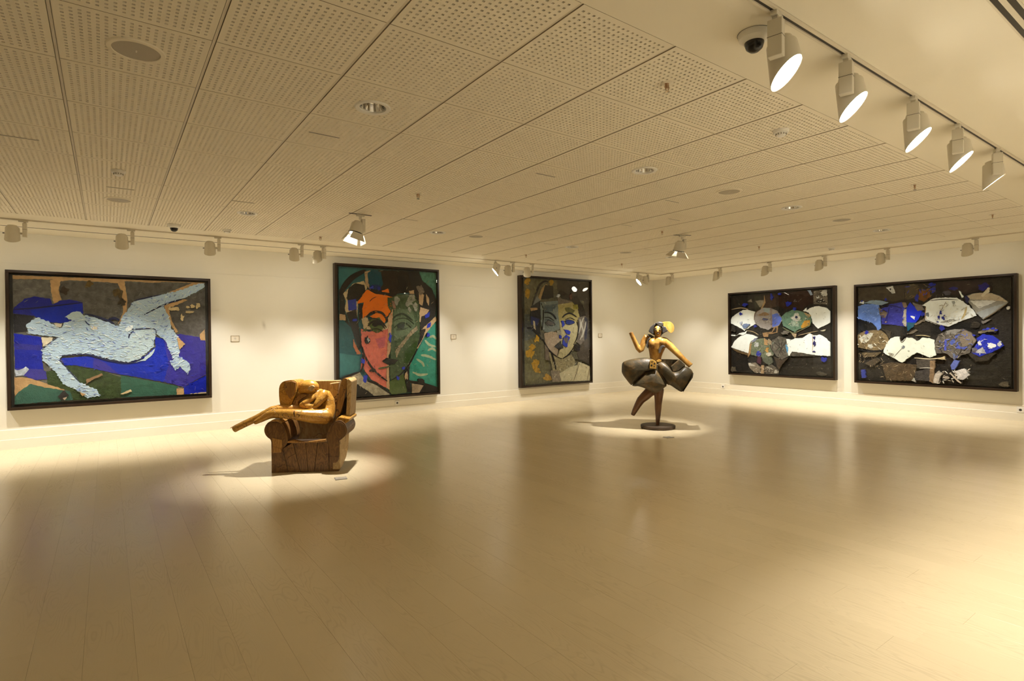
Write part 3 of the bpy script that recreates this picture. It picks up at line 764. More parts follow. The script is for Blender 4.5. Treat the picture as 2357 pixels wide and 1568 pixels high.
            for tri in ((lo[0], lo[1], t1), (lo[1], lo[2], t1), (lo[2], t2, t1), (lo[2], lo[3], t2), (lo[3], lo[4], t2), (lo[4], t1, t2), (lo[4], lo[5], t1), (lo[5], lo[0], t1)): b.faces.new(tri)
        for b, c in zip(bms, cols):
            o = obj(name, b, pmat(c, 'plain'), parent=s.t, fix=True); o['kind'] = 'stuff'

TAN, CRM, BLK, WHT = (198, 152, 98), (208, 178, 130), (40, 33, 27), (252, 246, 226)
# ---- 1: pale blue reclining figure
P = Picture('wide framed collage of a pale blue reclining figure on blue and grey', 'L', -1.032, 1.258, .500, 2.277, (0, 600, 4.356), [(122, 148), (2055, 215), (2068, 1335), (147, 1443)], (118, 110, 94), 'rough')
P.patch((126, 117, 102), [(130, 190), (500, 195), (515, 330), (530, 430), (350, 360), (250, 380), (180, 445), (130, 460)], 'rough')
P.patch((108, 99, 86), [(610, 205), (1190, 225), (1225, 350), (1215, 560), (1150, 600), (840, 520), (830, 415), (600, 395), (590, 300)], 'rough')
P.patch((104, 95, 82), [(1265, 222), (1750, 235), (1700, 310), (1560, 340), (1350, 400), (1280, 500)], 'rough')
P.patch((106, 97, 86), [(1640, 460), (1850, 385), (2050, 290), (2060, 760), (1790, 725)], 'rough')
P.patch(TAN, [(122, 148), (2055, 213), (2055, 228), (1700, 215), (1500, 222), (1250, 205), (1180, 225), (700, 195), (600, 210), (520, 190), (130, 185)])
P.patch(TAN, [(500, 190), (610, 200), (590, 300), (615, 395), (540, 430), (515, 330)])
P.patch(TAN, [(1180, 225), (1250, 210), (1275, 400), (1270, 500), (1215, 600), (1180, 640), (1235, 520), (1225, 330)])
P.patch((32, 36, 130), [(180, 445), (250, 380), (350, 360), (500, 385), (530, 440), (600, 400), (700, 390), (830, 420), (835, 520), (830, 600), (500, 620), (380, 560), (130, 530), (130, 490)])
P.patch((14, 40, 158), [(300, 500), (530, 460), (820, 432), (835, 600), (640, 620), (500, 620), (350, 560)])
P.rib((20, 20, 60), [(140, 490), (300, 480), (540, 455), (830, 420)], 14)
P.patch((44, 40, 40), [(130, 530), (350, 555), (300, 620), (265, 710), (140, 720), (130, 600)])
P.patch((14, 30, 148), [(140, 730), (410, 765), (430, 900), (415, 980), (440, 1090), (150, 1080)])
P.patch((45, 42, 128), [(140, 830), (410, 850), (420, 900), (150, 890)])
P.patch((64, 56, 138), [(150, 1080), (430, 1090), (490, 1130), (470, 1190), (330, 1200), (160, 1120)])
P.patch((205, 205, 202), [(145, 1090), (200, 1100), (260, 1060), (290, 1090), (240, 1150), (160, 1160)], 'rough')
P.patch(TAN, [(145, 1170), (300, 1180), (650, 1290), (640, 1310), (400, 1260), (300, 1240), (190, 1320), (150, 1360)])
P.patch((62, 98, 78), [(150, 1360), (190, 1310), (300, 1240), (420, 1265), (700, 1310), (740, 1400), (147, 1440)])
P.patch((62, 76, 36), [(460, 1110), (560, 1100), (700, 1050), (1000, 1100), (1210, 1170), (1220, 1270), (1215, 1375), (740, 1400), (700, 1310), (480, 1240)], 'rough')
P.patch((52, 92, 70), [(1210, 1150), (1400, 1185), (1780, 1260), (1770, 1345), (1215, 1372)])
P.patch((12, 40, 160), [(610, 980), (900, 960), (1100, 1010), (1290, 1020), (1450, 960), (1560, 870), (1550, 760), (1640, 790), (1720, 1000), (1840, 1010), (1840, 1250), (1700, 1230), (1400, 1170), (1150, 1130), (900, 1075), (750, 1050), (650, 1050)])
P.patch((58, 48, 136), [(900, 960), (940, 965), (930, 1075), (1150, 1130), (1190, 1140), (1050, 1020)])
P.patch((56, 46, 135), [(1640, 780), (1800, 735), (2010, 770), (2060, 800), (2065, 1140), (1840, 1270), (1640, 1210), (1690, 1050)])
P.patch((10, 30, 150), [(1840, 1270), (2068, 1150), (2068, 1330), (1850, 1340)])
P.patch(TAN, [(1770, 1285), (1845, 1280), (1840, 1345), (1775, 1345)])
P.patch(CRM, [(1900, 1335), (2068, 1315), (2068, 1335)])
P.patch(TAN, [(1640, 450), (1850, 385), (1880, 395), (1690, 480), (1720, 600), (1785, 715), (1760, 725), (1690, 600)])
P.patch(TAN, [(1690, 320), (1950, 215), (2050, 218), (1960, 250), (1830, 310)])
P.patch(TAN, [(2000, 740), (2050, 690), (2058, 800), (2010, 800)])
FIG = [(265, 640), (380, 565), (500, 620), (600, 680), (650, 625), (720, 600), (860, 545), (1000, 590), (1190, 660), (1230, 560), (1340, 410), (1480, 370), (1800, 300), (1950, 240), (2050, 230), (2045, 275), (1850, 375), (1690, 430), (1640, 460), (1690, 560), (1720, 680), (1790, 770), (1800, 960), (1890, 1020), (1905, 1080), (1885, 1140), (1800, 1060), (1760, 1100), (1700, 1010), (1740, 990), (1690, 880), (1660, 800), (1560, 730), (1540, 860), (1430, 960), (1290, 1020), (1100, 990), (860, 930), (620, 950), (600, 1010), (680, 1090), (800, 1220), (960, 1290), (1005, 1350), (880, 1380), (760, 1290), (640, 1240), (560, 1120), (430, 1000), (415, 900), (520, 800), (590, 765), (460, 750), (280, 735)]
PB, PB2 = (200, 214, 248), (212, 223, 250)
P.patch(PB, FIG, 'stroke', h=.004, jit=.016, step=.012, name='painted_figure')
P.patch(PB2, [(650, 565), (740, 510), (810, 515), (860, 590), (780, 600), (690, 590)], 'stroke', h=.004)
P.patch((178, 198, 226), [(680, 680), (760, 625), (850, 625), (905, 690), (860, 760), (740, 750)], 'stroke', h=.002)
P.patch(PB2, [(1240, 880), (1330, 740), (1420, 700), (1540, 690), (1560, 760), (1500, 880), (1400, 990), (1290, 1010)], 'stroke', h=.003)
P.patch(PB2, [(1430, 990), (1555, 880), (1540, 930), (1460, 1000), (1340, 1025)], 'stroke', h=.002)
for L_, w_ in (([(1270, 690), (1340, 690), (1540, 685), (1565, 740)], 12), ([(1290, 780), (1300, 740), (1345, 700)], 14), ([(1440, 545), (1640, 445), (1830, 382)], 14), ([(850, 535), (960, 560), (1090, 605), (1150, 640)], 20),
               ([(620, 955), (860, 940), (1100, 1000), (1300, 1022), (1440, 975)], 16), ([(600, 1000), (690, 1100), (800, 1220)], 10), ([(850, 600), (900, 650), (960, 670)], 12), ([(420, 900), (480, 840), (580, 770)], 8), ([(1350, 400), (1450, 378), (1620, 340)], 12), ([(1090, 590), (1150, 580), (1200, 600)], 26)):
    P.rib((34, 36, 62), L_, w_, h=.005)
P.patch((222, 200, 160), [(420, 770), (530, 770), (510, 830), (430, 860)])
P.patch((222, 200, 165), [(540, 630), (620, 630), (615, 665), (570, 668)], h=.003)
P.patch((225, 205, 170), [(910, 660), (980, 660), (970, 700), (915, 690)], h=.005)
P.patch((235, 232, 225), [(1255, 690), (1290, 650), (1340, 650), (1320, 690), (1270, 715)], h=.005)
P.ell((72, 56, 42), 650, 305, 45, 38, 'rough'); P.ell((118, 90, 46), 895, 240, 50, 38, 'rough'); P.ell((104, 80, 45), 1185, 325, 42, 55, 'rough', ang=-20); P.ell((78, 62, 42), 1222, 415, 40, 30, 'rough')
for x, y, a, b in ((1755, 485, 40, 18), (1880, 470, 20, 12), (1930, 462, 25, 16), (1985, 452, 22, 28), (1825, 570, 18, 28), (1700, 480, 12, 18), (1900, 515, 40, 10)): P.ell((215, 182, 128), x, y, a, b)
P.patch(TAN, [(1770, 760), (1855, 835), (1800, 890)], h=.004); P.patch((150, 112, 74), [(860, 1240), (870, 1190), (1020, 1130), (1030, 1150), (920, 1200)], h=.006)
P.patch((215, 182, 130), [(1205, 1335), (1310, 1290), (1322, 1310), (1230, 1342)], h=.006); P.patch((60, 52, 46), [(580, 1360), (640, 1300), (690, 1350), (620, 1410)], 'rough')
P.patch((188, 160, 130), [(630, 1380), (680, 1355), (650, 1400)]); P.patch((196, 150, 96), [(800, 1320), (860, 1335), (830, 1360)], h=.006)
P.strokes(FIG, 900, [(228, 234, 252), (200, 210, 242), (172, 186, 230), (242, 244, 252), (232, 236, 252), (218, 226, 250), (100, 112, 165)], lambda x, z: -12 if x < .45 else 38, 24, .046, .0075, 3)
P.strokes([(130, 180), (2050, 225), (2060, 740), (1640, 460), (1230, 560), (850, 520), (830, 400), (150, 440)], 70, [(92, 84, 72), (140, 130, 112)], lambda x, z: 30, 40, .05, .004, 5, 'scratch_marks')
P.strokes([(150, 740), (430, 900), (600, 1000), (1290, 1030), (1700, 900), (2060, 820), (2060, 1300), (1400, 1170), (700, 1050), (150, 1080)], 70, [(36, 60, 178), (8, 20, 100), (80, 74, 150)], lambda x, z: -10, 40, .06, .006, 6, 'brush_marks')

# ---- 2: face in orange and green
P = Picture('tall framed collage of a face, half orange and half green', 'L', 3.126, 5.113, .290, 2.645, (750, 590, 4.611), [(138, 115), (1172, 172), (1182, 1440), (150, 1500)], (50, 96, 92))
P.patch((58, 112, 106), [(140, 130), (430, 140), (300, 220), (190, 330), (140, 350)]); P.patch((46, 88, 84), [(145, 700), (260, 750), (300, 900), (330, 1040), (360, 1060), (350, 1230), (150, 1280)])
P.patch((64, 116, 108), [(145, 1030), (360, 1060), (350, 1230), (150, 1270)])
P.patch((98, 146, 116), [(990, 165), (1172, 172), (1172, 440), (1120, 340), (1030, 270)], 'rough')
P.patch((64, 148, 120), [(1172, 700), (1180, 1395), (880, 1310), (890, 1160), (1000, 950), (1100, 760)])
for L_ in ([(1050, 890), (1100, 940), (1170, 960)], [(1010, 1050), (1080, 1060), (1170, 1100)], [(960, 1090), (1020, 1130), (1040, 1170)], [(1080, 1000), (1130, 980), (1170, 1010)], [(920, 1230), (1000, 1260), (1080, 1250)], [(1100, 860), (1140, 850), (1170, 880)]): P.rib((178, 182, 138), L_, 26, 0, h=0, jit=.008)
P.rib(BLK, [(150, 420), (190, 330), (280, 225), (420, 150)], 62, 0, h=.002)
P.patch((46, 42, 34), [(145, 350), (200, 340), (205, 600), (260, 750), (210, 700), (145, 600)])
P.patch(CRM, [(180, 400), (290, 290), (400, 262), (440, 330), (340, 500), (330, 700), (350, 740), (270, 750), (200, 560), (215, 470)])
P.patch((42, 36, 28), [(220, 440), (240, 340), (310, 285), (405, 305), (425, 380), (340, 480), (230, 470)])
P.patch((52, 62, 148), [(230, 468), (318, 452), (325, 570), (240, 582)]); P.patch((50, 44, 38), [(215, 600), (320, 560), (345, 720), (385, 960), (340, 1000), (300, 860), (260, 730)])
P.patch((44, 38, 32), [(345, 500), (400, 510), (380, 650), (350, 700)])
P.patch((205, 162, 112), [(145, 615), (205, 620), (210, 680), (145, 680)])
P.patch((190, 110, 70), [(290, 880), (340, 990), (380, 1040), (330, 1040), (290, 960)])
P.patch((52, 40, 28), [(560, 150), (760, 150), (990, 165), (985, 260), (930, 380), (760, 400), (690, 425), (520, 400), (440, 340)])
P.patch((185, 150, 108), [(410, 165), (470, 150), (460, 320), (480, 370), (420, 300)]); P.patch((28, 78, 88), [(440, 180), (500, 140), (585, 170), (605, 300), (560, 355), (480, 350), (450, 280)]); P.ell((34, 50, 96), 530, 325, 55, 25)
P.ell((40, 48, 130), 565, 345, 20, 20); P.ell((36, 30, 22), 815, 300, 72, 92, h=.003)
P.patch((50, 44, 38), [(860, 162), (985, 168), (1020, 260), (1120, 340), (1168, 470), (1165, 620), (1080, 760), (1000, 790), (990, 600), (980, 480), (940, 400), (900, 280)], h=.002)
P.rib((30, 26, 22), [(870, 170), (910, 300), (960, 420), (985, 560)], 14); P.rib((34, 30, 26), [(960, 240), (1040, 360), (1060, 470), (1090, 560)], 16)
for q in ([(985, 390), (1040, 410), (1020, 530), (985, 500)], [(1060, 400), (1095, 450), (1090, 530), (1065, 480)], [(1000, 540), (1095, 570), (1060, 620), (1010, 640), (1000, 700), (975, 690)], [(880, 370), (930, 360), (935, 400), (890, 405)]): P.patch((212, 172, 126), q, h=.003)
P.patch((48, 60, 165), [(1045, 620), (1100, 590), (1095, 640), (1050, 665)], h=.003); P.patch((42, 58, 180), [(1075, 720), (1110, 700), (1105, 750), (1070, 765)], h=.003)
P.ell((150, 130, 108), 1000, 350, 30, 40, 'rough', h=.003)
P.patch((208, 168, 118), [(1000, 790), (1160, 640), (1172, 680), (1060, 820), (960, 1000), (900, 1130), (880, 1180), (930, 1040)])
P.patch((40, 34, 28), [(1000, 780), (1060, 770), (1020, 880), (950, 1000), (890, 1150), (820, 1230), (780, 1260), (900, 1090), (970, 930)])
P.patch((238, 116, 18), [(420, 370), (440, 355), (520, 400), (700, 425), (700, 560), (640, 650), (600, 640), (540, 600), (430, 620), (390, 660), (385, 560), (400, 490), (330, 505), (340, 480)], 'plain', h=.003)
P.patch((236, 112, 22), [(590, 370), (655, 345), (672, 388), (600, 392)], 'plain', h=.004); P.rib(BLK, [(470, 360), (550, 385), (640, 400), (720, 420), (930, 405)], 30, h=.004)
P.patch((226, 116, 90), [(370, 770), (440, 800), (600, 790), (660, 760), (645, 1050), (635, 1300), (645, 1400), (480, 1310), (400, 1200), (390, 1050), (375, 900)], h=.003)
P.patch((198, 96, 96), [(520, 880), (630, 850), (620, 960), (560, 980)], h=.004)
P.patch((210, 100, 74), [(380, 1080), (400, 1060), (400, 1180), (365, 1220)], h=.003)
P.patch((202, 172, 126), [(375, 665), (430, 640), (470, 720), (600, 740), (665, 690), (655, 770), (560, 800), (400, 770)], h=.004)
P.patch((230, 116, 28), [(460, 640), (540, 600), (630, 660), (620, 710), (540, 670)], 'plain', h=.004)
P.patch((92, 100, 50), [(440, 720), (480, 670), (560, 650), (620, 720), (590, 790), (540, 820), (490, 790)], h=.005); P.patch((96, 104, 56), [(380, 800), (430, 750), (420, 800)], h=.005)
P.patch((86, 100, 62), [(690, 440), (760, 405), (930, 410), (980, 490), (992, 700), (990, 850), (960, 980), (870, 1180), (770, 1290), (690, 1325), (675, 1250), (690, 740), (700, 580)], 'rough', h=.003)
P.patch((102, 114, 78), [(720, 560), (900, 560), (950, 700), (930, 800), (720, 900)], 0, h=.003)
P.patch((58, 80, 34), [(830, 1010), (965, 890), (960, 980), (860, 1135), (825, 1130)], h=.004); P.patch((88, 102, 50), [(670, 1330), (850, 1230), (850, 1350), (890, 1440), (700, 1470), (670, 1440)], h=.003)
P.patch((72, 86, 50), [(650, 440), (700, 440), (710, 560), (690, 600), (650, 520)], h=.004)
P.patch((205, 158, 112), [(655, 660), (705, 560), (705, 640), (690, 760), (680, 1000), (660, 1060), (672, 1420), (638, 1395), (642, 1060), (655, 800)], h=.004)
P.patch((176, 150, 110), [(730, 1010), (760, 960), (900, 790), (960, 740), (972, 780), (880, 860), (780, 1000), (745, 1080)], 'rough', h=.005)
P.patch((150, 110, 85), [(690, 470), (720, 480), (740, 560), (715, 570)], h=.005)
for x, y, a, b in ((880, 570, 22, 25), (750, 470, 28, 45), (870, 500, 35, 30), (910, 450, 40, 35), (940, 540, 22, 50)): P.ell((176, 168, 142), x, y, a, b, 'rough', h=.004)
for L_, w_ in (([(425, 650), (470, 605), (530, 590), (600, 610), (650, 690)], 26), ([(440, 690), (500, 660), (580, 690), (640, 760)], 12), ([(440, 740), (500, 690), (570, 700), (620, 770)], 22), ([(460, 780), (540, 770), (600, 800)], 10)): P.rib((42, 32, 22), L_, w_, h=.006)
P.ell((38, 30, 22), 525, 718, 42, 26, 'plain', h=.007)
for L_, w_ in (([(700, 670), (750, 628), (820, 615), (915, 680)], 20), ([(710, 690), (780, 660), (860, 665), (930, 720)], 9), ([(720, 760), (780, 712), (850, 715), (900, 760)], 14), ([(740, 780), (810, 775), (870, 755)], 9)): P.rib((48, 54, 32), L_, w_, h=.006)
P.ell((56, 58, 46), 795, 740, 48, 26, 'plain', h=.006)
P.patch((44, 40, 32), [(588, 1112), (640, 1078), (690, 1088), (765, 1098), (725, 1140), (650, 1152)], h=.007)
P.rib((86, 92, 54), [(550, 1190), (620, 1180), (680, 1165)], 16, h=.006)
for L_, w_ in (([(380, 960), (405, 1050), (470, 1165), (560, 1260), (645, 1325)], 20), ([(390, 1040), (390, 1160), (360, 1230)], 16), ([(430, 1320), (540, 1360), (680, 1460)], 26), ([(170, 1290), (350, 1228)], 22), ([(690, 1315), (800, 1240), (900, 1110), (965, 980)], 12), ([(460, 480), (490, 450), (530, 430)], 6), ([(850, 1330), (980, 1345), (1175, 1395)], 30)): P.rib(BLK, L_, w_, h=.006)
P.ell((48, 40, 30), 488, 1212, 32, 18, h=.006); P.ell((48, 42, 34), 1010, 1325, 50, 24, h=.006)
for x, y, a, b in ((678, 865, 14, 48), (412, 1310, 22, 42), (818, 1187, 16, 14), (757, 1292, 16, 22), (388, 1112, 18, 22), (1078, 832, 15, 18), (480, 335, 18, 14), (300, 680, 22, 18)): P.ell((50, 62, 165), x, y, a, b, 'plain', h=.006)
P.ell((46, 36, 34), 432, 880, 24, 40, 'rough', h=.006); P.ell((215, 205, 190), 442, 888, 12, 20, 'rough', h=.007)
P.patch((190, 170, 135), [(240, 1290), (350, 1230), (400, 1300), (500, 1340), (660, 1430), (670, 1470), (500, 1480), (380, 1420)], 'rough')
P.patch((44, 38, 32), [(150, 1290), (240, 1300), (330, 1360), (430, 1420), (510, 1482), (150, 1500)])
P.patch((40, 34, 28), [(990, 1350), (1178, 1400), (1181, 1438), (990, 1452)]); P.patch((196, 166, 128), [(905, 1350), (1030, 1370), (980, 1450), (910, 1452)], 'rough'); P.patch((42, 36, 30), [(820, 1250), (880, 1170), (875, 1300), (900, 1440), (860, 1440)])
P.ell((196, 160, 116), 848, 1270, 16, 45, h=.006)

P.strokes([(145, 125), (1170, 180), (1178, 1390), (150, 1480)], 90, [(36, 32, 26), (190, 160, 120), (96, 116, 92)], lambda x, z: 60, 50, .06, .006, 21, 'paint_flecks')
P.strokes([(390, 480), (700, 440), (690, 640), (400, 640)], 30, [(214, 96, 14), (248, 136, 40)], lambda x, z: 20, 40, .06, .008, 22, 'brush_marks')
P.strokes([(380, 800), (650, 780), (640, 1380), (400, 1180)], 45, [(190, 84, 70), (232, 130, 108), (170, 90, 100)], lambda x, z: 60, 40, .06, .008, 23, 'brush_marks')
P.strokes([(700, 450), (960, 430), (985, 800), (860, 1170), (700, 1300)], 70, [(66, 78, 44), (116, 126, 88), (140, 140, 108)], lambda x, z: 60, 50, .06, .008, 24, 'brush_marks')
# ---- 3: grey and ochre face
P = Picture('tall framed collage of a grey and ochre face with a blue-marked eye', 'L', 7.029, 9.097, .281, 2.653, (1180, 620, 5.407), [(146, 110), (952, 155), (960, 1388), (152, 1445)], (108, 99, 74), 'rough')
P.patch((116, 104, 72), [(148, 120), (550, 140), (555, 260), (400, 160), (300, 260), (230, 450), (148, 560)], 'rough'); P.patch((92, 90, 78), [(148, 560), (230, 560), (250, 740), (300, 800), (260, 900), (152, 880)], 'rough')
P.patch((112, 102, 66), [(152, 900), (300, 830), (380, 900), (430, 1010), (470, 1400), (152, 1440)], 'rough')
P.patch((78, 66, 52), [(555, 138), (950, 160), (955, 480), (900, 400), (760, 360), (600, 330), (555, 250)]); P.patch((84, 72, 58), [(890, 390), (955, 480), (957, 1180), (820, 1130), (780, 960), (830, 900), (900, 870)])
for x, y, a, b in ((185, 150, 36, 45), (480, 162, 30, 30), (178, 300, 32, 62), (222, 1050, 50, 62), (280, 1172, 40, 60), (432, 1350, 48, 44), (240, 970, 40, 30), (310, 1260, 40, 36)): P.ell((190, 140, 44), x, y, a, b, 'rough')
P.ell((214, 160, 40), 303, 860, 34, 46, 'rough', h=.004)
P.patch((168, 132, 82), [(310, 372), (365, 230), (415, 180), (445, 205), (400, 235), (350, 385)]); P.patch((48, 40, 28), [(345, 375), (405, 195), (500, 210), (505, 350), (430, 372)], h=.002)
P.rib(BLK, [(245, 445), (285, 310), (335, 195), (395, 150), (445, 162)], 24); P.patch((120, 116, 104), [(245, 440), (300, 330), (345, 385), (330, 410), (250, 460)])
P.patch((50, 46, 42), [(230, 460), (340, 390), (348, 560), (335, 760), (350, 815), (285, 780), (240, 725), (212, 590)]); P.patch((52, 52, 84), [(220, 580), (330, 620), (310, 700), (230, 690)]); P.patch((170, 132, 86), [(212, 480), (300, 480), (312, 502), (225, 522)]); P.patch((205, 182, 140), [(250, 640), (275, 650), (285, 770), (262, 740)])
P.rib(BLK, [(175, 730), (240, 735), (300, 800), (370, 890)], 26)
P.patch((132, 114, 92), [(545, 300), (600, 370), (740, 380), (740, 430), (560, 440)], 'rough')
P.patch((66, 55, 42), [(600, 260), (740, 340), (800, 330), (880, 470), (915, 600), (830, 590), (790, 480), (740, 400), (620, 370), (560, 300)], 'rough')
P.patch((120, 124, 112), [(340, 410), (560, 390), (565, 560), (582, 740), (520, 770), (440, 790), (388, 775), (360, 650), (345, 560)], h=.002); P.patch((88, 96, 92), [(380, 450), (555, 430), (500, 520), (390, 535)], h=.003)
P.patch((142, 146, 134), [(345, 640), (380, 600), (400, 740), (375, 760)], h=.003)
P.patch((172, 152, 90), [(560, 440), (740, 410), (800, 480), (835, 620), (820, 660), (600, 640), (580, 720), (562, 560)], h=.002); P.patch((108, 98, 46), [(640, 480), (700, 475), (772, 515), (740, 550), (660, 530)], h=.003); P.patch((156, 140, 54), [(740, 440), (800, 440), (812, 492), (758, 502)], 'rough', h=.004)
P.patch((180, 154, 124), [(388, 800), (470, 775), (560, 790), (605, 880), (520, 950), (560, 1000), (550, 1100), (490, 1060), (400, 920)], h=.003)
P.patch((194, 176, 128), [(580, 660), (780, 650), (812, 740), (800, 880), (750, 960), (700, 1060), (610, 1112), (555, 1085), (600, 940), (590, 760)], h=.003)
P.patch((150, 140, 118), [(540, 760), (600, 760), (600, 860), (560, 840)], h=.004)
P.patch((134, 118, 100), [(810, 600), (900, 580), (932, 700), (890, 880), (835, 945), (788, 905), (802, 780)], 'rough', h=.003); P.patch((50, 42, 36), [(755, 930), (835, 950), (825, 1015), (765, 1015)], 'rough', h=.003); P.patch((54, 50, 62), [(890, 590), (928, 620), (918, 860), (885, 885)], h=.003)
for L_ in ([(880, 600), (850, 680), (870, 780), (830, 880)], [(905, 650), (890, 740), (860, 850)], [(830, 620), (840, 700), (815, 800)]): P.rib((190, 176, 152), L_, 16, 0, h=.004)
P.patch((174, 156, 114), [(425, 1010), (540, 1095), (605, 1122), (725, 1060), (775, 1150), (750, 1290), (560, 1310), (500, 1270), (470, 1150)], 'rough', h=.002)
P.patch((212, 194, 150), [(815, 1150), (950, 1205), (957, 1385), (700, 1395), (780, 1280)], h=.003); P.rib((60, 52, 36), [(780, 1120), (860, 1140), (955, 1195)], 14, h=.004); P.patch((152, 132, 106), [(470, 1260), (575, 1262), (640, 1330), (700, 1392), (560, 1402), (490, 1402)], 'rough', h=.003)
P.patch((204, 188, 146), [(575, 1300), (690, 1225), (800, 1190), (740, 1390), (600, 1392)], 0, h=.004); P.rib((120, 104, 78), [(820, 1170), (790, 1280), (750, 1390)], 8, h=.005); P.rib((150, 128, 92), [(950, 1230), (920, 1380)], 8, h=.005)
for L_, w_ in (([(372, 870), (420, 970), (480, 1040), (545, 1088)], 16), ([(620, 1108), (690, 1060), (748, 980)], 14), ([(472, 1040), (500, 1120), (532, 1250)], 22), ([(388, 540), (450, 540), (500, 570), (535, 620)], 18), ([(612, 602), (650, 565), (710, 548), (790, 595)], 18), ([(390, 600), (450, 602), (510, 640)], 11), ([(650, 628), (710, 605), (765, 630)], 8), ([(805, 630), (812, 740), (790, 860), (750, 940)], 8), ([(345, 420), (375, 500), (372, 640), (360, 760)], 8)): P.rib((34, 28, 22), L_, w_, h=.006)
P.ell((100, 90, 80), 458, 668, 58, 36, h=.005, ang=15); P.rib((40, 44, 46), [(395, 630), (450, 632), (520, 690), (460, 700), (405, 660)], 7, h=.006)
P.ell((44, 54, 118), 700, 660, 60, 27, h=.005); P.rib((40, 40, 46), [(636, 670), (690, 630), (762, 660), (700, 690), (640, 672)], 6, h=.006)
for q in ([(598, 640), (625, 645), (640, 690), (612, 725), (605, 680)], [(630, 750), (680, 755), (712, 780), (700, 815), (660, 800)], [(570, 815), (600, 830), (600, 865), (572, 855)], [(608, 930), (620, 850), (660, 815), (705, 850), (680, 900), (668, 970), (635, 960)]): P.patch((44, 56, 158), q, 'plain', h=.006)
P.ell((110, 96, 84), 650, 880, 24, 40, h=.007); P.patch((52, 44, 38), [(512, 962), (560, 925), (612, 938), (622, 980), (572, 1002)], h=.006); P.ell((210, 206, 196), 562, 335, 18, 22, 'rough', h=.004); P.ell((96, 60, 44), 718, 340, 18, 34, h=.004)
P.patch((140, 120, 98), [(395, 940), (440, 1010), (450, 1140), (400, 1120)], 'rough'); P.strokes([(160, 120), (540, 150), (400, 160), (240, 440), (380, 900), (470, 1390), (160, 1430)], 60, [(150, 134, 84), (84, 78, 62)], lambda x, z: 60, 40, .06, .008, 8, 'brush_marks')

P.strokes([(350, 420), (800, 420), (800, 880), (700, 1060), (560, 1090), (400, 900)], 90, [(206, 190, 150), (120, 110, 92), (150, 138, 110)], lambda x, z: 70, 40, .06, .008, 25, 'brush_marks')
P.strokes([(560, 150), (945, 165), (950, 1150), (820, 1120), (900, 600), (800, 350)], 60, [(100, 86, 68), (60, 50, 40), (140, 124, 100)], lambda x, z: 50, 50, .07, .008, 26, 'brush_marks')
P.strokes([(430, 1120), (760, 1120), (950, 1220), (950, 1380), (480, 1390)], 50, [(226, 210, 168), (140, 122, 92), (240, 228, 196)], lambda x, z: 60, 40, .06, .010, 27, 'brush_marks')
# ---- 4: smaller fan collage
P = Picture('smaller framed dark collage of eight open fans, four of them white', 'R', 7.325, 5.056, .473, 2.285, (1650, 640, 6.272), [(205, 248), (1640, 165), (1650, 1425), (210, 1365)], (46, 39, 31), 'rough')
P.patch((60, 38, 26), [(850, 230), (1380, 170), (1392, 360), (1200, 450), (1000, 450), (860, 400)], 'rough'); P.patch((76, 52, 36), [(700, 250), (850, 235), (860, 420), (780, 440), (650, 450)], 'rough'); P.patch((62, 56, 42), [(540, 260), (690, 250), (690, 400), (545, 470)], 'rough'); P.patch((54, 46, 35), [(900, 700), (1090, 780), (1060, 860), (900, 840), (700, 860), (720, 780)], 'rough')
P.patch((52, 44, 34), [(1060, 1120), (1650, 1130), (1650, 1425), (1040, 1400)], 'rough'); P.patch((40, 34, 28), [(210, 1040), (480, 1110), (560, 1200), (470, 1370), (212, 1360)], 'rough')
P.patch((124, 108, 88), [(1398, 190), (1590, 165), (1602, 380), (1400, 375)], 'rough', h=.003); P.patch((218, 206, 184), [(1490, 215), (1530, 180), (1590, 175), (1595, 250), (1530, 270)], 'rough', h=.004); P.ell((240, 232, 215), 1462, 280, 22, 20, h=.004); P.ell((48, 40, 34), 1500, 335, 60, 28, 'rough', h=.004)
P.patch((158, 168, 182), [(1295, 155), (1340, 150), (1388, 240), (1360, 252)], h=.004)
P.patch((160, 144, 118), [(560, 330), (680, 318), (692, 390), (620, 422)], 'rough'); P.patch((150, 132, 106), [(440, 340), (500, 305), (512, 352)], 'rough'); P.patch((178, 140, 94), [(685, 245), (706, 350), (652, 462), (636, 440), (685, 350)], h=.003)
P.rib((196, 168, 126), [(212, 455), (350, 432), (455, 452)], 12, 0); P.rib((190, 160, 118), [(430, 760), (520, 775), (600, 820)], 9, 0)
P.patch(WHT, [(208, 600), (230, 560), (300, 510), (380, 465), (450, 460), (555, 490), (545, 560), (565, 660), (480, 710), (405, 760), (300, 700), (208, 655)], 'plain', h=.006, name='paper_fan')
P.patch(WHT, [(275, 838), (340, 795), (400, 785), (440, 758), (420, 800), (380, 828), (320, 815)], 'plain', h=.004); P.patch(WHT, [(208, 820), (270, 825), (270, 836), (208, 832)], 'plain')
P.patch((162, 122, 78), [(660, 792), (800, 778), (832, 700), (886, 690), (880, 790), (750, 812), (740, 850), (680, 852)], 0, h=.003); P.patch((44, 36, 28), [(720, 800), (800, 792), (850, 720), (868, 720), (862, 780), (760, 800)], h=.004)
P.patch((170, 156, 144), [(540, 580), (570, 490), (640, 450), (680, 430), (775, 435), (870, 470), (930, 560), (955, 600), (900, 690), (790, 720), (750, 750), (640, 720), (555, 650)], 0, h=.006, name='paper_fan')
P.patch((98, 116, 196), [(803, 530), (880, 508), (950, 590), (900, 680), (800, 712)], h=.007); P.patch((150, 130, 120), [(776, 440), (804, 440), (808, 720), (780, 714)], h=.008); P.patch((156, 164, 158), [(680, 435), (770, 435), (765, 500), (690, 502)], h=.008); P.patch((150, 116, 80), [(590, 540), (700, 490), (770, 530), (700, 552)], h=.009); P.ell((92, 92, 122), 705, 598, 48, 14, h=.009)
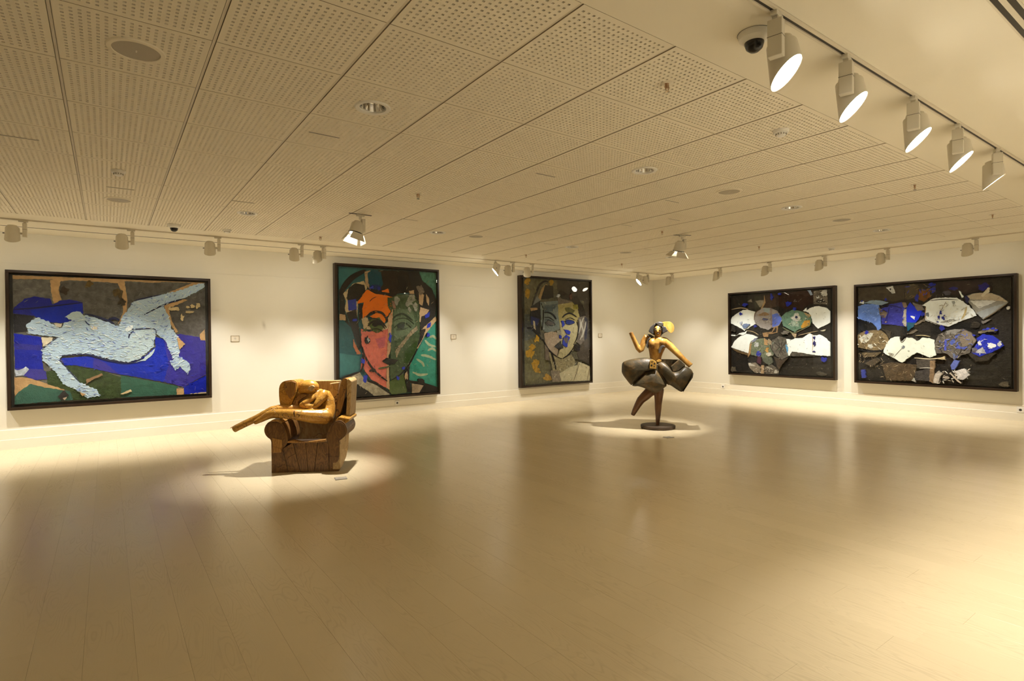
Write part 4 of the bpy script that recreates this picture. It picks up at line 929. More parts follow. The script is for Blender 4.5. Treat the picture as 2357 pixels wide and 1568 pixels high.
P.rib((110, 80, 56), [(545, 610), (560, 510), (640, 452)], 10, 0, h=.008)
P.patch((104, 128, 100), [(940, 560), (1000, 500), (1100, 460), (1220, 480), (1350, 530), (1375, 620), (1350, 690), (1200, 740), (1130, 780), (1040, 730), (960, 690)], 0, h=.006, name='paper_fan')
P.patch((196, 140, 50), [(1220, 695), (1270, 620), (1352, 600), (1350, 680), (1232, 730)], h=.007); P.patch((178, 146, 96), [(1265, 500), (1372, 540), (1325, 582)], h=.008); P.ell((208, 196, 172), 1140, 560, 70, 50, 'rough', h=.008); P.ell((40, 38, 60), 1158, 565, 18, 18, h=.009); P.ell((168, 178, 150), 1130, 660, 60, 40, 'rough', h=.007); P.rib((120, 116, 80), [(955, 715), (1050, 770), (1130, 790), (1350, 690)], 14, 0, h=.004)
P.patch(WHT, [(1285, 480), (1380, 420), (1480, 405), (1580, 430), (1645, 480), (1648, 640), (1560, 690), (1465, 732), (1388, 650), (1370, 560), (1330, 500)], 'plain', h=.006, name='paper_fan'); P.patch(WHT, [(1248, 478), (1300, 430), (1296, 482)], 'plain', h=.005)
P.patch((178, 150, 112), [(1080, 800), (1160, 800), (1150, 850), (1130, 868)], h=.004); P.rib((180, 150, 110), [(1180, 830), (1300, 800), (1460, 765)], 10, 0); P.patch((214, 196, 160), [(1500, 765), (1580, 738), (1560, 770)], 'rough')
P.patch(WHT, [(215, 1000), (270, 900), (350, 840), (430, 810), (510, 820), (595, 858), (500, 910), (480, 960), (475, 1090), (350, 1050)], 'plain', h=.006, name='paper_fan'); P.patch((118, 92, 60), [(215, 1010), (350, 1052), (475, 1096), (460, 1122), (300, 1072)], 'rough', h=.004); P.patch((172, 132, 84), [(480, 960), (510, 940), (495, 1090), (470, 1130), (450, 1150), (470, 1060)], h=.007)
P.patch((122, 126, 94), [(490, 930), (600, 880), (690, 870), (770, 920), (780, 1010), (830, 1100), (760, 1180), (640, 1140), (500, 1110)], 'rough', h=.006, name='paper_fan'); P.patch((178, 134, 84), [(688, 872), (742, 900), (742, 972), (695, 968)], h=.008); P.patch((160, 136, 100), [(750, 880), (800, 920), (790, 965), (740, 960)], h=.008); P.ell((210, 204, 190), 575, 960, 30, 40, 'rough', h=.008); P.ell((190, 140, 70), 730, 1040, 26, 34, h=.008)
P.patch((128, 128, 140), [(500, 920), (560, 870), (600, 880), (520, 940)], h=.008)
P.patch((112, 100, 84), [(790, 920), (900, 840), (1000, 870), (1040, 1000), (1060, 1120), (950, 1180), (860, 1120), (780, 1000)], 'rough', h=.006, name='paper_fan')
for L_ in ([(820, 920), (900, 980), (1000, 1080)], [(880, 870), (920, 980), (960, 1100)], [(960, 870), (940, 960), (860, 1060)], [(1010, 920), (940, 1020), (900, 1120)]): P.rib((66, 58, 48), L_, 12, 0, h=.007)
P.patch((100, 156, 190), [(1000, 960), (1020, 960), (1042, 1010), (1030, 1092), (1012, 1040)], h=.008)
P.patch((96, 86, 70), [(1060, 1080), (1090, 1060), (1350, 1100), (1480, 1120), (1300, 1128), (1060, 1130)], 'rough', h=.005)
P.patch(WHT, [(1010, 880), (1075, 890), (1060, 910), (1140, 870), (1240, 870), (1350, 800), (1400, 830), (1490, 820), (1580, 870), (1648, 940), (1648, 1125), (1500, 1120), (1350, 1100), (1090, 1060), (1062, 1122), (1040, 1120), (1030, 1000)], 'plain', h=.006, name='paper_fan')
P.rib((186, 152, 110), [(1388, 810), (1395, 950), (1388, 1062)], 8, 0, h=.008)
for x, y, a, b in ((410, 388, 38, 28), (795, 275, 22, 38), (1035, 370, 38, 34), (560, 698, 20, 18), (1555, 1180, 35, 38), (618, 1100, 34, 36), (1130, 450, 25, 20), (352, 515, 20, 18), (915, 232, 24, 18)): P.ell((48, 58, 168), x, y, a, b, 'rough', h=.009)
for x, y, a, b in ((1415, 862, 18, 27), (1420, 940, 20, 27), (1423, 980, 7, 8), (1420, 1066, 22, 12)): P.ell((44, 38, 92), x, y, a, b, h=.009)
P.ell((128, 140, 165), 425, 685, 45, 30, 'rough', h=.009); P.ell((190, 190, 195), 360, 655, 16, 24, h=.009)
P.patch((150, 132, 108), [(460, 1230), (560, 1220), (640, 1290), (640, 1370), (560, 1370), (480, 1290)], 'rough', h=.003); P.ell((225, 212, 190), 500, 1255, 36, 22, 'rough', h=.004); P.patch((182, 146, 104), [(650, 1262), (690, 1260), (686, 1385), (645, 1382)], h=.004); P.patch((88, 46, 56), [(600, 1130), (650, 1140), (640, 1250), (588, 1220)], h=.005); P.patch((108, 108, 86), [(660, 1140), (800, 1150), (822, 1220), (760, 1262), (680, 1200)], 'rough', h=.005)
P.patch((112, 98, 80), [(700, 1290), (800, 1250), (900, 1330), (900, 1388), (720, 1386)], 'rough', h=.003); P.ell((214, 200, 176), 860, 1355, 24, 22, 'rough', h=.004); P.ell((200, 186, 160), 770, 1300, 40, 12, 'rough', h=.004, ang=20); P.ell((90, 80, 64), 1510, 1380, 60, 24, 'rough'); P.ell((110, 96, 74), 245, 1320, 34, 40, 'rough')
P.ell((220, 205, 178), 770, 1100, 34, 26, 'rough', h=.009); P.patch((82, 66, 50), [(830, 1140), (960, 1180), (1060, 1140), (960, 1240), (900, 1340), (860, 1200)], 'rough', h=.004); P.ell((120, 108, 92), 1000, 790, 50, 30, 'rough', h=.004)
P.ell((60, 52, 42), 250, 745, 30, 40, 'rough'); P.strokes([(212, 260), (1640, 180), (1648, 1420), (212, 1360)], 110, [(96, 84, 66), (150, 132, 104), (30, 24, 20)], lambda x, z: 20, 60, .035, .005, 11, 'paint_flecks')

P.strokes([(460, 1220), (640, 1260), (900, 1320), (900, 1385), (560, 1370)], 55, [(210, 194, 168), (150, 130, 104), (90, 76, 60)], lambda x, z: 60, 60, .045, .014, 31, 'paint_flecks')
P.strokes([(500, 920), (760, 900), (1040, 900), (1050, 1110), (820, 1200), (520, 1110)], 60, [(150, 140, 116), (90, 84, 70), (176, 160, 128), (120, 128, 104)], lambda x, z: 50, 60, .06, .012, 32, 'paint_flecks')
P.strokes([(560, 480), (900, 470), (950, 600), (760, 740), (560, 650)], 30, [(196, 184, 172), (128, 112, 100)], lambda x, z: 70, 50, .05, .010, 33, 'paint_flecks')
P.strokes([(960, 540), (1100, 470), (1350, 540), (1350, 680), (1130, 770)], 35, [(140, 150, 122), (78, 104, 82), (190, 178, 140)], lambda x, z: 60, 60, .05, .012, 34, 'paint_flecks')
P.strokes([(1400, 190), (1595, 170), (1600, 375), (1405, 370)], 25, [(226, 214, 192), (70, 60, 48)], lambda x, z: 60, 60, .04, .014, 35, 'paint_flecks')
# ---- 5: wider fan collage
P = Picture('wider framed dark collage of fans in white, blue and brown at the far right', 'R', 4.720, 2.422, .453, 2.267, (1950, 620, 5.226), [(130, 215), (1975, 100), (1980, 1425), (135, 1330)], (50, 42, 34), 'rough')
P.patch((78, 64, 47), [(132, 230), (480, 205), (690, 190), (690, 360), (550, 390), (460, 370), (300, 370), (140, 410)], 'rough'); P.patch((88, 74, 54), [(700, 200), (850, 185), (850, 340), (700, 370)], 'rough'); P.patch((62, 47, 41), [(1140, 160), (1600, 130), (1640, 260), (1400, 300), (1200, 310)], 'rough'); P.patch((58, 50, 38), [(1740, 140), (1970, 110), (1975, 420), (1930, 400), (1750, 280)], 'rough')
P.patch((56, 48, 37), [(1420, 1080), (1975, 1000), (1978, 1420), (1400, 1390)], 'rough'); P.patch((30, 27, 25), [(1000, 680), (1400, 640), (1600, 640), (1580, 760), (1400, 720), (1200, 740), (1010, 800)], 'rough')
P.patch((220, 210, 188), [(468, 222), (550, 200), (582, 290), (540, 292), (500, 250)], 'rough', h=.003); P.ell((48, 40, 34), 520, 240, 10, 16, h=.004)
P.patch((132, 78, 30), [(860, 270), (990, 230), (1002, 330), (920, 392), (858, 362)], 'rough', h=.003)
for x, y, a, b in ((1020, 185, 40, 24), (1032, 250, 34, 36), (840, 350, 24, 40), (465, 365, 14, 18), (845, 310, 14, 10)): P.ell((40, 50, 155), x, y, a, b, 'rough', h=.004)
P.ell((52, 50, 118), 1290, 232, 56, 26, 'rough', h=.003); P.ell((92, 82, 84), 1200, 280, 50, 34, 'rough'); P.ell((120, 102, 72), 790, 190, 40, 14, 'rough')
P.patch((142, 156, 162), [(208, 405), (280, 375), (390, 372), (500, 400), (480, 410), (410, 435), (330, 422)], h=.005); P.patch((240, 236, 228), [(148, 405), (180, 375), (205, 390), (204, 418)], h=.006); P.ell((50, 60, 150), 182, 385, 12, 10, h=.007)
P.patch((112, 142, 208), [(132, 445), (210, 422), (330, 420), (382, 430), (400, 500), (410, 640), (415, 705), (372, 736), (350, 690), (300, 640), (135, 596)], 0, h=.006, name='paper_fan')
P.patch((30, 27, 26), [(135, 605), (300, 650), (350, 692), (360, 732), (135, 748)], 'rough', h=.003)
P.patch((56, 56, 150), [(420, 470), (500, 450), (505, 425), (660, 395), (702, 470), (692, 690), (600, 672), (420, 662), (415, 580), (490, 520)], 0, h=.006, name='paper_fan'); P.rib((26, 26, 60), [(420, 440), (560, 440), (660, 470)], 10, 0, h=.007); P.rib((30, 30, 70), [(510, 450), (490, 560), (450, 640)], 8, 0, h=.007)
P.patch((16, 42, 190), [(715, 470), (760, 400), (850, 480), (905, 500), (862, 600), (800, 680), (720, 682)], 'plain', h=.006, name='paper_fan'); P.patch((22, 84, 104), [(720, 640), (830, 640), (800, 690), (730, 742)], h=.007); P.patch((240, 236, 226), [(765, 560), (822, 570), (816, 608), (790, 590)], 'plain', h=.008)
for c, q in (((148, 124, 98), [(380, 460), (420, 480), (440, 500), (492, 520), (460, 590), (430, 580), (402, 560)]), ((206, 190, 160), [(664, 640), (690, 480), (716, 480), (716, 700), (690, 682)]), ((136, 120, 108), [(790, 400), (900, 430), (932, 490), (850, 502)]), ((148, 126, 100), [(808, 662), (930, 590), (942, 622), (830, 672)]), ((150, 122, 94), [(664, 400), (710, 400), (730, 450), (690, 465)]), ((140, 120, 96), [(720, 780), (830, 720), (852, 740), (790, 775)]), ((190, 150, 130), [(445, 625), (490, 630), (470, 645)])): P.patch(c, q, 'rough', h=.008)
P.patch((46, 40, 33), [(410, 670), (690, 690), (715, 790), (650, 840), (540, 760), (430, 715)], 'rough', h=.003)
P.ell((42, 52, 160), 915, 540, 24, 30, 'rough', h=.009)
P.patch((252, 243, 218), [(905, 435), (990, 380), (1050, 350), (1200, 340), (1320, 345), (1400, 390), (1470, 440), (1530, 500), (1560, 560), (1400, 612), (1260, 672), (1210, 692), (1100, 670), (940, 610), (945, 550), (955, 450)], 'plain', h=.007, name='paper_fan')
P.rib((40, 34, 28), [(1000, 378), (1150, 362), (1340, 368)], 9, h=.009); P.rib((150, 130, 105), [(1195, 390), (1140, 490), (1085, 630)], 8, h=.009); P.rib((180, 140, 90), [(950, 460), (945, 560), (960, 600)], 8, h=.009); P.rib((110, 96, 80), [(940, 600), (1090, 660), (1220, 690)], 8, h=.009); P.rib((206, 178, 120), [(1380, 600), (1420, 540), (1440, 450)], 26, 0, h=.008); P.ell((176, 172, 160), 1285, 398, 30, 14, h=.009); P.ell((140, 140, 134), 970, 545, 22, 24, 'rough', h=.009); P.ell((190, 180, 160), 1240, 620, 90, 14, 'rough', h=.008, ang=-8)
for x, y, a, b in ((1132, 522, 13, 24), (1110, 578, 13, 24), (1162, 578, 20, 25), (1150, 706, 28, 30), (1095, 632, 12, 10)): P.ell((40, 44, 128), x, y, a, b, 'plain', h=.010)
P.patch((152, 142, 124), [(1440, 320), (1530, 290), (1650, 285), (1750, 290), (1850, 325), (1940, 395), (1912, 430), (1640, 602), (1560, 530), (1490, 430), (1440, 370)], 0, h=.006, name='paper_fan'); P.patch((196, 172, 138), [(1450, 330), (1530, 292), (1650, 285), (1750, 290), (1850, 330), (1932, 392), (1700, 368), (1480, 362)], h=.007); P.patch((220, 210, 192), [(1480, 380), (1700, 375), (1812, 380), (1700, 432), (1592, 470)], h=.008)
P.patch((164, 160, 150), [(1560, 520), (1700, 470), (1900, 410), (1640, 600)], 0, h=.007); P.rib((120, 96, 66), [(1640, 606), (1780, 520), (1935, 410)], 10, 0, h=.008); P.ell((46, 42, 112), 1655, 215, 62, 45, 'rough', h=.004); P.ell((78, 54, 40), 1705, 225, 30, 60, 'rough', h=.003); P.patch((214, 196, 160), [(1618, 322), (1695, 225), (1725, 225), (1718, 270), (1640, 332)], h=.009)
P.patch((52, 50, 84), [(1420, 320), (1445, 318), (1480, 352), (1450, 412), (1425, 380)], h=.009); P.patch((235, 240, 244), [(1348, 258), (1370, 270), (1408, 335), (1388, 342)], 'plain', h=.006); P.patch((124, 112, 100), [(1618, 622), (1742, 600), (1640, 662)], 'rough', h=.004); P.ell((60, 50, 40), 1540, 670, 50, 30, 'rough', h=.004); P.ell((226, 212, 184), 1945, 462, 22, 16, 'rough', h=.004)
P.patch((144, 118, 78), [(135, 790), (200, 750), (320, 730), (420, 740), (490, 800), (512, 870), (450, 950), (420, 975), (300, 975), (138, 940)], 'rough', h=.006, name='paper_fan'); P.patch((214, 202, 174), [(150, 830), (240, 770), (322, 770), (290, 830), (250, 870), (180, 882)], 'rough', h=.008); P.ell((216, 204, 178), 285, 925, 36, 22, 'rough', h=.008); P.ell((42, 46, 140), 243, 762, 22, 24, h=.009)
P.patch((74, 62, 46), [(425, 716), (532, 750), (530, 820), (515, 835), (480, 770)], 'rough', h=.008); P.patch((112, 92, 62), [(180, 1002), (420, 998), (340, 1056), (200, 1050)], 'rough', h=.004)
P.rib((30, 24, 20), [(140, 965), (280, 990), (430, 975)], 22, 0, h=.005)
P.patch((252, 240, 206), [(440, 1000), (480, 900), (530, 830), (590, 810), (640, 810), (660, 870), (720, 820), (790, 830), (850, 865), (920, 820), (1000, 830), (1055, 850), (1060, 940), (1076, 1030), (1000, 1062), (850, 1000), (760, 1050), (668, 1126), (560, 1065)], 'plain', h=.008, name='paper_fan')
P.rib((120, 100, 80), [(700, 920), (640, 980), (565, 1062)], 6, h=.010); P.ell((150, 150, 146), 685, 935, 22, 18, 'rough', h=.010); P.ell((190, 176, 150), 535, 1025, 34, 20, 'rough', h=.010); P.rib((90, 76, 60), [(640, 815), (665, 880), (720, 825)], 8, h=.010); P.rib((206, 180, 130), [(830, 795), (920, 795), (1000, 810)], 8, h=.004)
P.patch((126, 112, 96), [(1060, 900), (1100, 790), (1180, 750), (1300, 730), (1400, 715), (1500, 760), (1562, 860), (1500, 940), (1480, 1010), (1380, 1030), (1300, 1092), (1200, 1010), (1080, 1010)], 'rough', h=.007, name='paper_fan')
for c, q in (((96, 108, 178), [(1240, 880), (1330, 782), (1365, 776), (1265, 922)]), ((86, 92, 184), [(1180, 840), (1206, 850), (1202, 975), (1168, 978)]), ((90, 98, 176), [(1300, 920), (1340, 890), (1372, 935), (1450, 930), (1440, 962), (1320, 955)]), ((148, 128, 104), [(1360, 850), (1400, 720), (1500, 768), (1562, 862), (1480, 912), (1400, 935)]), ((150, 140, 126), [(1200, 740), (1300, 722), (1390, 726), (1320, 772), (1200, 790)]), ((116, 122, 150), [(1280, 1010), (1310, 1020), (1300, 1090), (1285, 1060)])): P.patch(c, q, h=.009)
for L_ in ([(1070, 850), (1140, 900), (1180, 980)], [(1090, 920), (1130, 960), (1160, 1010)], [(1380, 940), (1370, 1000), (1310, 1080)], [(1460, 930), (1380, 1020)], [(1100, 790), (1150, 800), (1180, 760)]): P.rib((70, 60, 50), L_, 9, 0, h=.009)
P.patch((74, 62, 48), [(1470, 1030), (1500, 1000), (1800, 1010), (1700, 1095), (1556, 1108)], 'rough', h=.004); P.patch((46, 56, 178), [(1565, 830), (1640, 780), (1760, 800), (1850, 870), (1892, 920), (1750, 1000), (1600, 1050), (1500, 1000), (1540, 930), (1580, 890)], 0, h=.008, name='paper_fan')
P.ell((238, 234, 224), 1745, 925, 46, 33, 'plain', h=.010); P.ell((236, 230, 220), 1840, 896, 32, 28, 'rough', h=.010); P.ell((236, 230, 220), 1600, 890, 20, 32, h=.010); P.patch((206, 200, 190), [(1550, 990), (1640, 935), (1684, 1012), (1600, 1005), (1560, 1010)], 'rough', h=.010); P.ell((120, 110, 112), 1540, 970, 34, 34, 'rough', h=.010)
P.patch((140, 120, 92), [(1582, 750), (1700, 715), (1800, 705), (1812, 740), (1700, 752), (1600, 772)], 'rough', h=.006)
for x, y in ((1650, 725), (1700, 715), (1760, 712), (1535, 795), (1800, 730)): P.ell((54, 62, 165), x, y, 20, 12, 'rough', h=.009)
P.patch((104, 82, 55), [(430, 1140), (560, 1120), (842, 1150), (835, 1230), (800, 1342), (480, 1332)], 'rough', h=.003); P.patch((92, 76, 56), [(218, 1132), (360, 1062), (402, 1100), (310, 1172)], 'rough', h=.004); P.patch((62, 72, 152), [(175, 1205), (225, 1210), (235, 1302), (188, 1305)], h=.004); P.patch((84, 74, 66), [(820, 1230), (1000, 1190), (1030, 1345), (830, 1332)], 'rough', h=.003); P.patch((220, 208, 186), [(785, 1335), (815, 1300), (836, 1360)], 'rough', h=.004)
P.patch((100, 88, 74), [(840, 1085), (1060, 1080), (1052, 1180), (850, 1190)], 'rough', h=.003); P.patch((160, 128, 90), [(1010, 1098), (1065, 1095), (1052, 1372), (1000, 1350)], 'rough', h=.004); P.rib((220, 206, 180), [(880, 1190), (970, 1185), (1040, 1190)], 8, 0, h=.005); P.rib((212, 192, 150), [(820, 1065), (1000, 1078), (1180, 1060)], 12, 0, h=.004); P.patch((214, 190, 140), [(1100, 1080), (1180, 1045), (1192, 1090)], 'rough', h=.005)
P.patch((200, 186, 160), [(1060, 1270), (1110, 1220), (1150, 1258), (1120, 1310), (1100, 1372), (1045, 1362)], 'rough', h=.005); P.patch((230, 220, 200), [(1300, 1225), (1420, 1192), (1482, 1270), (1400, 1332), (1330, 1312), (1340, 1270)], 'rough', h=.005); P.ell((190, 172, 144), 1200, 1300, 34, 16, 'rough', h=.005); P.rib((200, 180, 150), [(1250, 1250), (1330, 1330), (1380, 1370)], 16, 0, h=.005)
P.patch((98, 108, 164), [(1255, 1160), (1300, 1092), (1366, 1100), (1340, 1150), (1300, 1205), (1265, 1205)], h=.006); P.ell((110, 96, 72), 1900, 1390, 60, 34, 'rough')
P.strokes([(135, 225), (1970, 115), (1978, 1420), (138, 1325)], 130, [(100, 86, 66), (156, 138, 108), (30, 25, 21)], lambda x, z: 15, 60, .04, .005, 13, 'paint_flecks')
for q, n_, cs in (([(1050, 1220), (1150, 1230), (1480, 1200), (1480, 1330), (1100, 1370)], 60, [(226, 214, 192), (170, 152, 126), (60, 50, 42)]), ([(140, 1010), (420, 1000), (560, 1120), (840, 1160), (800, 1330), (480, 1330), (150, 1100)], 70, [(120, 98, 68), (84, 68, 48), (150, 128, 94)]),
                  ([(1070, 900), (1180, 760), (1400, 720), (1560, 860), (1480, 1000), (1300, 1080), (1090, 1000)], 70, [(156, 142, 122), (90, 80, 68), (104, 112, 172)]), ([(1580, 840), (1760, 805), (1885, 915), (1600, 1040), (1510, 1000)], 35, [(70, 80, 200), (30, 40, 140), (214, 210, 204)]),
                  ([(140, 450), (380, 430), (410, 690), (140, 590)], 35, [(140, 164, 220), (92, 120, 190)]), ([(420, 480), (690, 420), (690, 680), (420, 650)], 40, [(80, 80, 170), (36, 36, 110)]), ([(140, 800), (420, 745), (505, 870), (420, 970), (140, 935)], 40, [(178, 152, 108), (104, 84, 54), (220, 208, 180)]),
                  ([(950, 460), (1300, 360), (1540, 540), (1220, 680), (950, 590)], 40, [(232, 222, 194), (206, 196, 170), (176, 166, 144)]), ([(700, 200), (1100, 180), (1050, 330), (700, 360)], 40, [(120, 90, 56), (56, 62, 150), (80, 64, 48)])):
    P.strokes(q, n_, cs, lambda x, z: 40, 60, .055, .012, n_ + len(q), 'paint_flecks')

# ------------------------------------------------------------------ wooden armchair with a curled-up figure
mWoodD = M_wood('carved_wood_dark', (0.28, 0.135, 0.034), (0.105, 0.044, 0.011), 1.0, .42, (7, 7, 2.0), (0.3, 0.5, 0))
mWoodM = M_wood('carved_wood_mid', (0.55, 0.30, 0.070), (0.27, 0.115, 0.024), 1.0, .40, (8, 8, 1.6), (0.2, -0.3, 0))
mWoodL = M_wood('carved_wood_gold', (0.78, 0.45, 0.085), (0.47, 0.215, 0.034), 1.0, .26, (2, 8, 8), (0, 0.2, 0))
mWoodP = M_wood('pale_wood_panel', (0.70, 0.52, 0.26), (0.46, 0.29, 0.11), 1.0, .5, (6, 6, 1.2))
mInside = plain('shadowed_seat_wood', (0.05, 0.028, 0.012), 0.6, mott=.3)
FL, FR = Vector((1.348, 6.104, 0)), Vector((1.924, 5.746, 0))
UD = (FR - FL).normalized(); VD = Vector((-UD.y, UD.x, 0))
if VD.y < 0: VD = -VD
CO = (FL + FR) / 2 + VD * .25
chair = thing('armchair_sculpture', 'carved wooden armchair sculpture standing on the floor, its seat holding a curled-up wooden figure', 'sculpture', CO)
def ch(zx, zy, v): return onplane(520 + zx / 6.5333, 860 + zy / 6.5333, FL + VD * v, VD) - CO
def slab(pts, v0, v1, shrink=0.0):
    f = [ch(x, y, v0) for x, y in pts]
    for p in f: p.z = max(p.z, 0.0)
    c = sum(f, Vector()) / len(f)
    return f, [c + (p - c) * (1 - shrink) + VD * (v1 - v0) for p in f]
def cslab(name, pts, v0, v1, mat, bevel=.008, shrink=0.0, parent=None):
    bm = NB(); add_prism(bm, *slab(pts, v0, v1, shrink)); return obj(name, bm, mat, parent=parent or chair, bevel=bevel)
# body of the chair
bm = NB()
def uvz(u, v, z): return FL + UD * u + VD * v + Vector((0, 0, z)) - CO
W0 = (FR - FL).length
add_prism(bm, [uvz(.03, .03, 0), uvz(W0 - .03, .03, 0), uvz(W0 - .03, .03, .26), uvz(.03, .03, .26)], [uvz(.05, .42, 0), uvz(W0 - .10, .30, 0), uvz(W0 - .06, .46, .26), uvz(.05, .46, .26)])
seat = obj('seat', bm, mInside, parent=chair)
# front boards, set at a slant
X0, X1 = 683, 1700
seams = [((683, 1190), (683, 1500)), ((850, 1130), (940, 1494)), ((1010, 1040), (1120, 1488)), ((1200, 1040), (1235, 1484)), ((1380, 1035), (1330, 1480)), ((1545, 1030), (1552, 1474)), ((1700, 1020), (1700, 1468))]
for k in range(6):
    a, b = seams[k], seams[k + 1]
    q = [a[0], b[0], b[1], a[1]]
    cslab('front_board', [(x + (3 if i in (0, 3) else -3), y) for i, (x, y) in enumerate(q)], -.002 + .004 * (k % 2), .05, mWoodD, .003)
cslab('seat_edge', [(905, 1025), (1000, 1005), (1130, 1030), (1300, 1020), (1490, 995), (1500, 1030), (1300, 1045), (1130, 1045), (920, 1048)], -.004, .06, mWoodM, .004)
# arms
ARL = [(572, 850), (592, 785), (640, 728), (715, 700), (800, 708), (862, 765), (900, 850), (935, 990), (910, 1075), (840, 1140), (690, 1195), (683, 1000), (625, 962), (588, 915)]
ARR = [(1500, 985), (1530, 870), (1570, 785), (1640, 722), (1720, 702), (1790, 752), (1828, 842), (1802, 935), (1722, 1000), (1702, 1015), (1702, 1340), (1560, 1345), (1545, 1040)]
for q in (ARL, ARR):
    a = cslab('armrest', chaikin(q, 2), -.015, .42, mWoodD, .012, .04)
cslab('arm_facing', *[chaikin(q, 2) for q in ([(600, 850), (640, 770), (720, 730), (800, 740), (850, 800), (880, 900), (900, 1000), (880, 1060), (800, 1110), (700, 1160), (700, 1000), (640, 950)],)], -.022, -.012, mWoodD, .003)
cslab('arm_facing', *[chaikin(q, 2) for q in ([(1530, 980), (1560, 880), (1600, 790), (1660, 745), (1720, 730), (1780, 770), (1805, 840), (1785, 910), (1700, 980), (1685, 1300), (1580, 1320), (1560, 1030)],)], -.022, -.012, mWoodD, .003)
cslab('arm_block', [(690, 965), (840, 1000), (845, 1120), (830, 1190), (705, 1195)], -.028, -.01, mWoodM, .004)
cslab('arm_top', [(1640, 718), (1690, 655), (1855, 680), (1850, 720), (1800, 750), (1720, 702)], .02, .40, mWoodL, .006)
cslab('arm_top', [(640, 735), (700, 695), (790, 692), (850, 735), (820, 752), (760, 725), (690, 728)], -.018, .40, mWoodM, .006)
# right side panel, raked at the bottom
prof = [(.0, .02), (.10, .03), (.28, .09), (.40, .20), (.44, .34), (.46, .45), (.0, .45)]
bm = NB(); add_prism(bm, [uvz(W0 + .014, v, z) for v, z in prof], [uvz(W0 - .06, v, z) for v, z in prof]); obj('side_panel', bm, mWoodP, parent=chair, bevel=.004)
bm = NB(); add_prism(bm, [uvz(.0, v, z) for v, z in prof], [uvz(.05, v, z) for v, z in prof]); obj('side_panel', bm, mWoodM, parent=chair, bevel=.004)
# back and wings
cslab('backrest', [(1040, 125), (1340, 112), (1710, 105), (1690, 1000), (960, 1000)], .46, .54, mWoodP, .012)
cslab('backrest_board', [(1560, 150), (1700, 130), (1690, 300), (1660, 440), (1600, 435), (1545, 280)], .42, .48, mWoodP, .008)
WL = [(870, 112), (1000, 97), (1065, 122), (1060, 200), (1040, 330), (990, 430), (940, 640), (840, 640), (815, 470), (800, 380), (795, 230), (815, 160)]
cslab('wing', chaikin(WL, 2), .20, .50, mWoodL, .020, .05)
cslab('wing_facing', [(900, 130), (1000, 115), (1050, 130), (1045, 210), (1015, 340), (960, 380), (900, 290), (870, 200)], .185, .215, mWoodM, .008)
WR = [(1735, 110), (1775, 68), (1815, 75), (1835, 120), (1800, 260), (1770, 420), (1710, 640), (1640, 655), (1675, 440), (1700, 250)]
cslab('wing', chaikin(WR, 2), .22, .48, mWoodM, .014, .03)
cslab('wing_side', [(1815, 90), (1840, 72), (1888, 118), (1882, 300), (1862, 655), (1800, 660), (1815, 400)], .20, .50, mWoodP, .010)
cslab('wing_hollow', [(1740, 330), (1800, 300), (1812, 400), (1800, 650), (1665, 660), (1720, 480)], .30, .44, mInside, .006)
# the figure: one continuous body
def zr(px): return px / 1359.0
bm = NB()
def limb(pts, seg=12, squash=1.0):
    add_tube(bm, [ch(x, y, v) for x, y, v, r in pts], [zr(r) for *_, r in pts], seg, squash, VD if squash != 1 else None)
limb([(1560, 655, .24, 60), (1500, 650, .20, 118), (1420, 648, .17, 112), (1300, 642, .13, 102), (1150, 628, .08, 84), (1000, 612, .05, 74), (860, 606, .04, 68), (700, 606, .04, 66), (640, 625, .04, 60), (540, 685, .04, 44), (425, 742, .04, 32)])
limb([(1450, 590, .32, 90), (1250, 545, .28, 75), (1000, 525, .22, 62), (800, 528, .16, 58), (690, 548, .12, 54), (600, 598, .11, 52), (450, 680, .10, 50), (300, 752, .09, 48), (180, 812, .08, 46), (118, 848, .08, 44)])
limb([(640, 560, .20, 26), (500, 625, .19, 24), (300, 712, .17, 20), (150, 780, .16, 14), (60, 822, .16, 8)])
limb([(1490, 680, .26, 120), (1520, 600, .30, 118), (1545, 500, .33, 100), (1530, 400, .34, 96), (1490, 320, .33, 88), (1440, 290, .32, 60)])
limb([(1340, 420, .34, 70), (1380, 350, .33, 78), (1420, 310, .33, 60), (1360, 260, .30, 46), (1290, 225, .29, 60)])
add_ball(bm, ch(1245, 200, .27), (zr(150), .075, zr(104)), Matrix((UD, VD, Vector((0, 0, 1)))).transposed())
add_ball(bm, ch(1150, 235, .26), (zr(60), .05, zr(70)))
limb([(1470, 275, .27, 62), (1465, 320, .24, 64), (1420, 395, .20, 60), (1360, 470, .17, 46), (1325, 508, .16, 26)])
limb([(1440, 260, .33, 40), (1380, 300, .26, 42), (1280, 385, .20, 40), (1170, 452, .17, 40), (1115, 480, .17, 28)])
limb([(1110, 480, .18, 22), (1200, 490, .17, 40), (1300, 500, .17, 38), (1350, 505, .17, 28)])
fig = obj('seated_figure', bm, mWoodL, parent=chair, smooth=True)
rm = fig.modifiers.new('remesh', 'REMESH'); rm.mode = 'VOXEL'; rm.voxel_size = .0085; rm.use_smooth_shade = True
sm = fig.modifiers.new('smooth', 'SMOOTH'); sm.factor = .5; sm.iterations = 3
for o_, n_ in ((fig, 'x'),): o_['label'] = 'golden wooden figure curled up with legs over the arm'
cslab('face_block', [(1225, 235), (1240, 200), (1300, 175), (1330, 200), (1310, 250), (1270, 270)], .190, .23, mWoodP, .006, parent=fig)
for q in ([(1062, 360), (1110, 305), (1200, 318), (1215, 335), (1130, 385), (1085, 430)], [(980, 480), (1050, 360), (1080, 400), (1085, 480)]): cslab('drapery_block', q, .22, .32, mWoodM, .006, parent=fig)
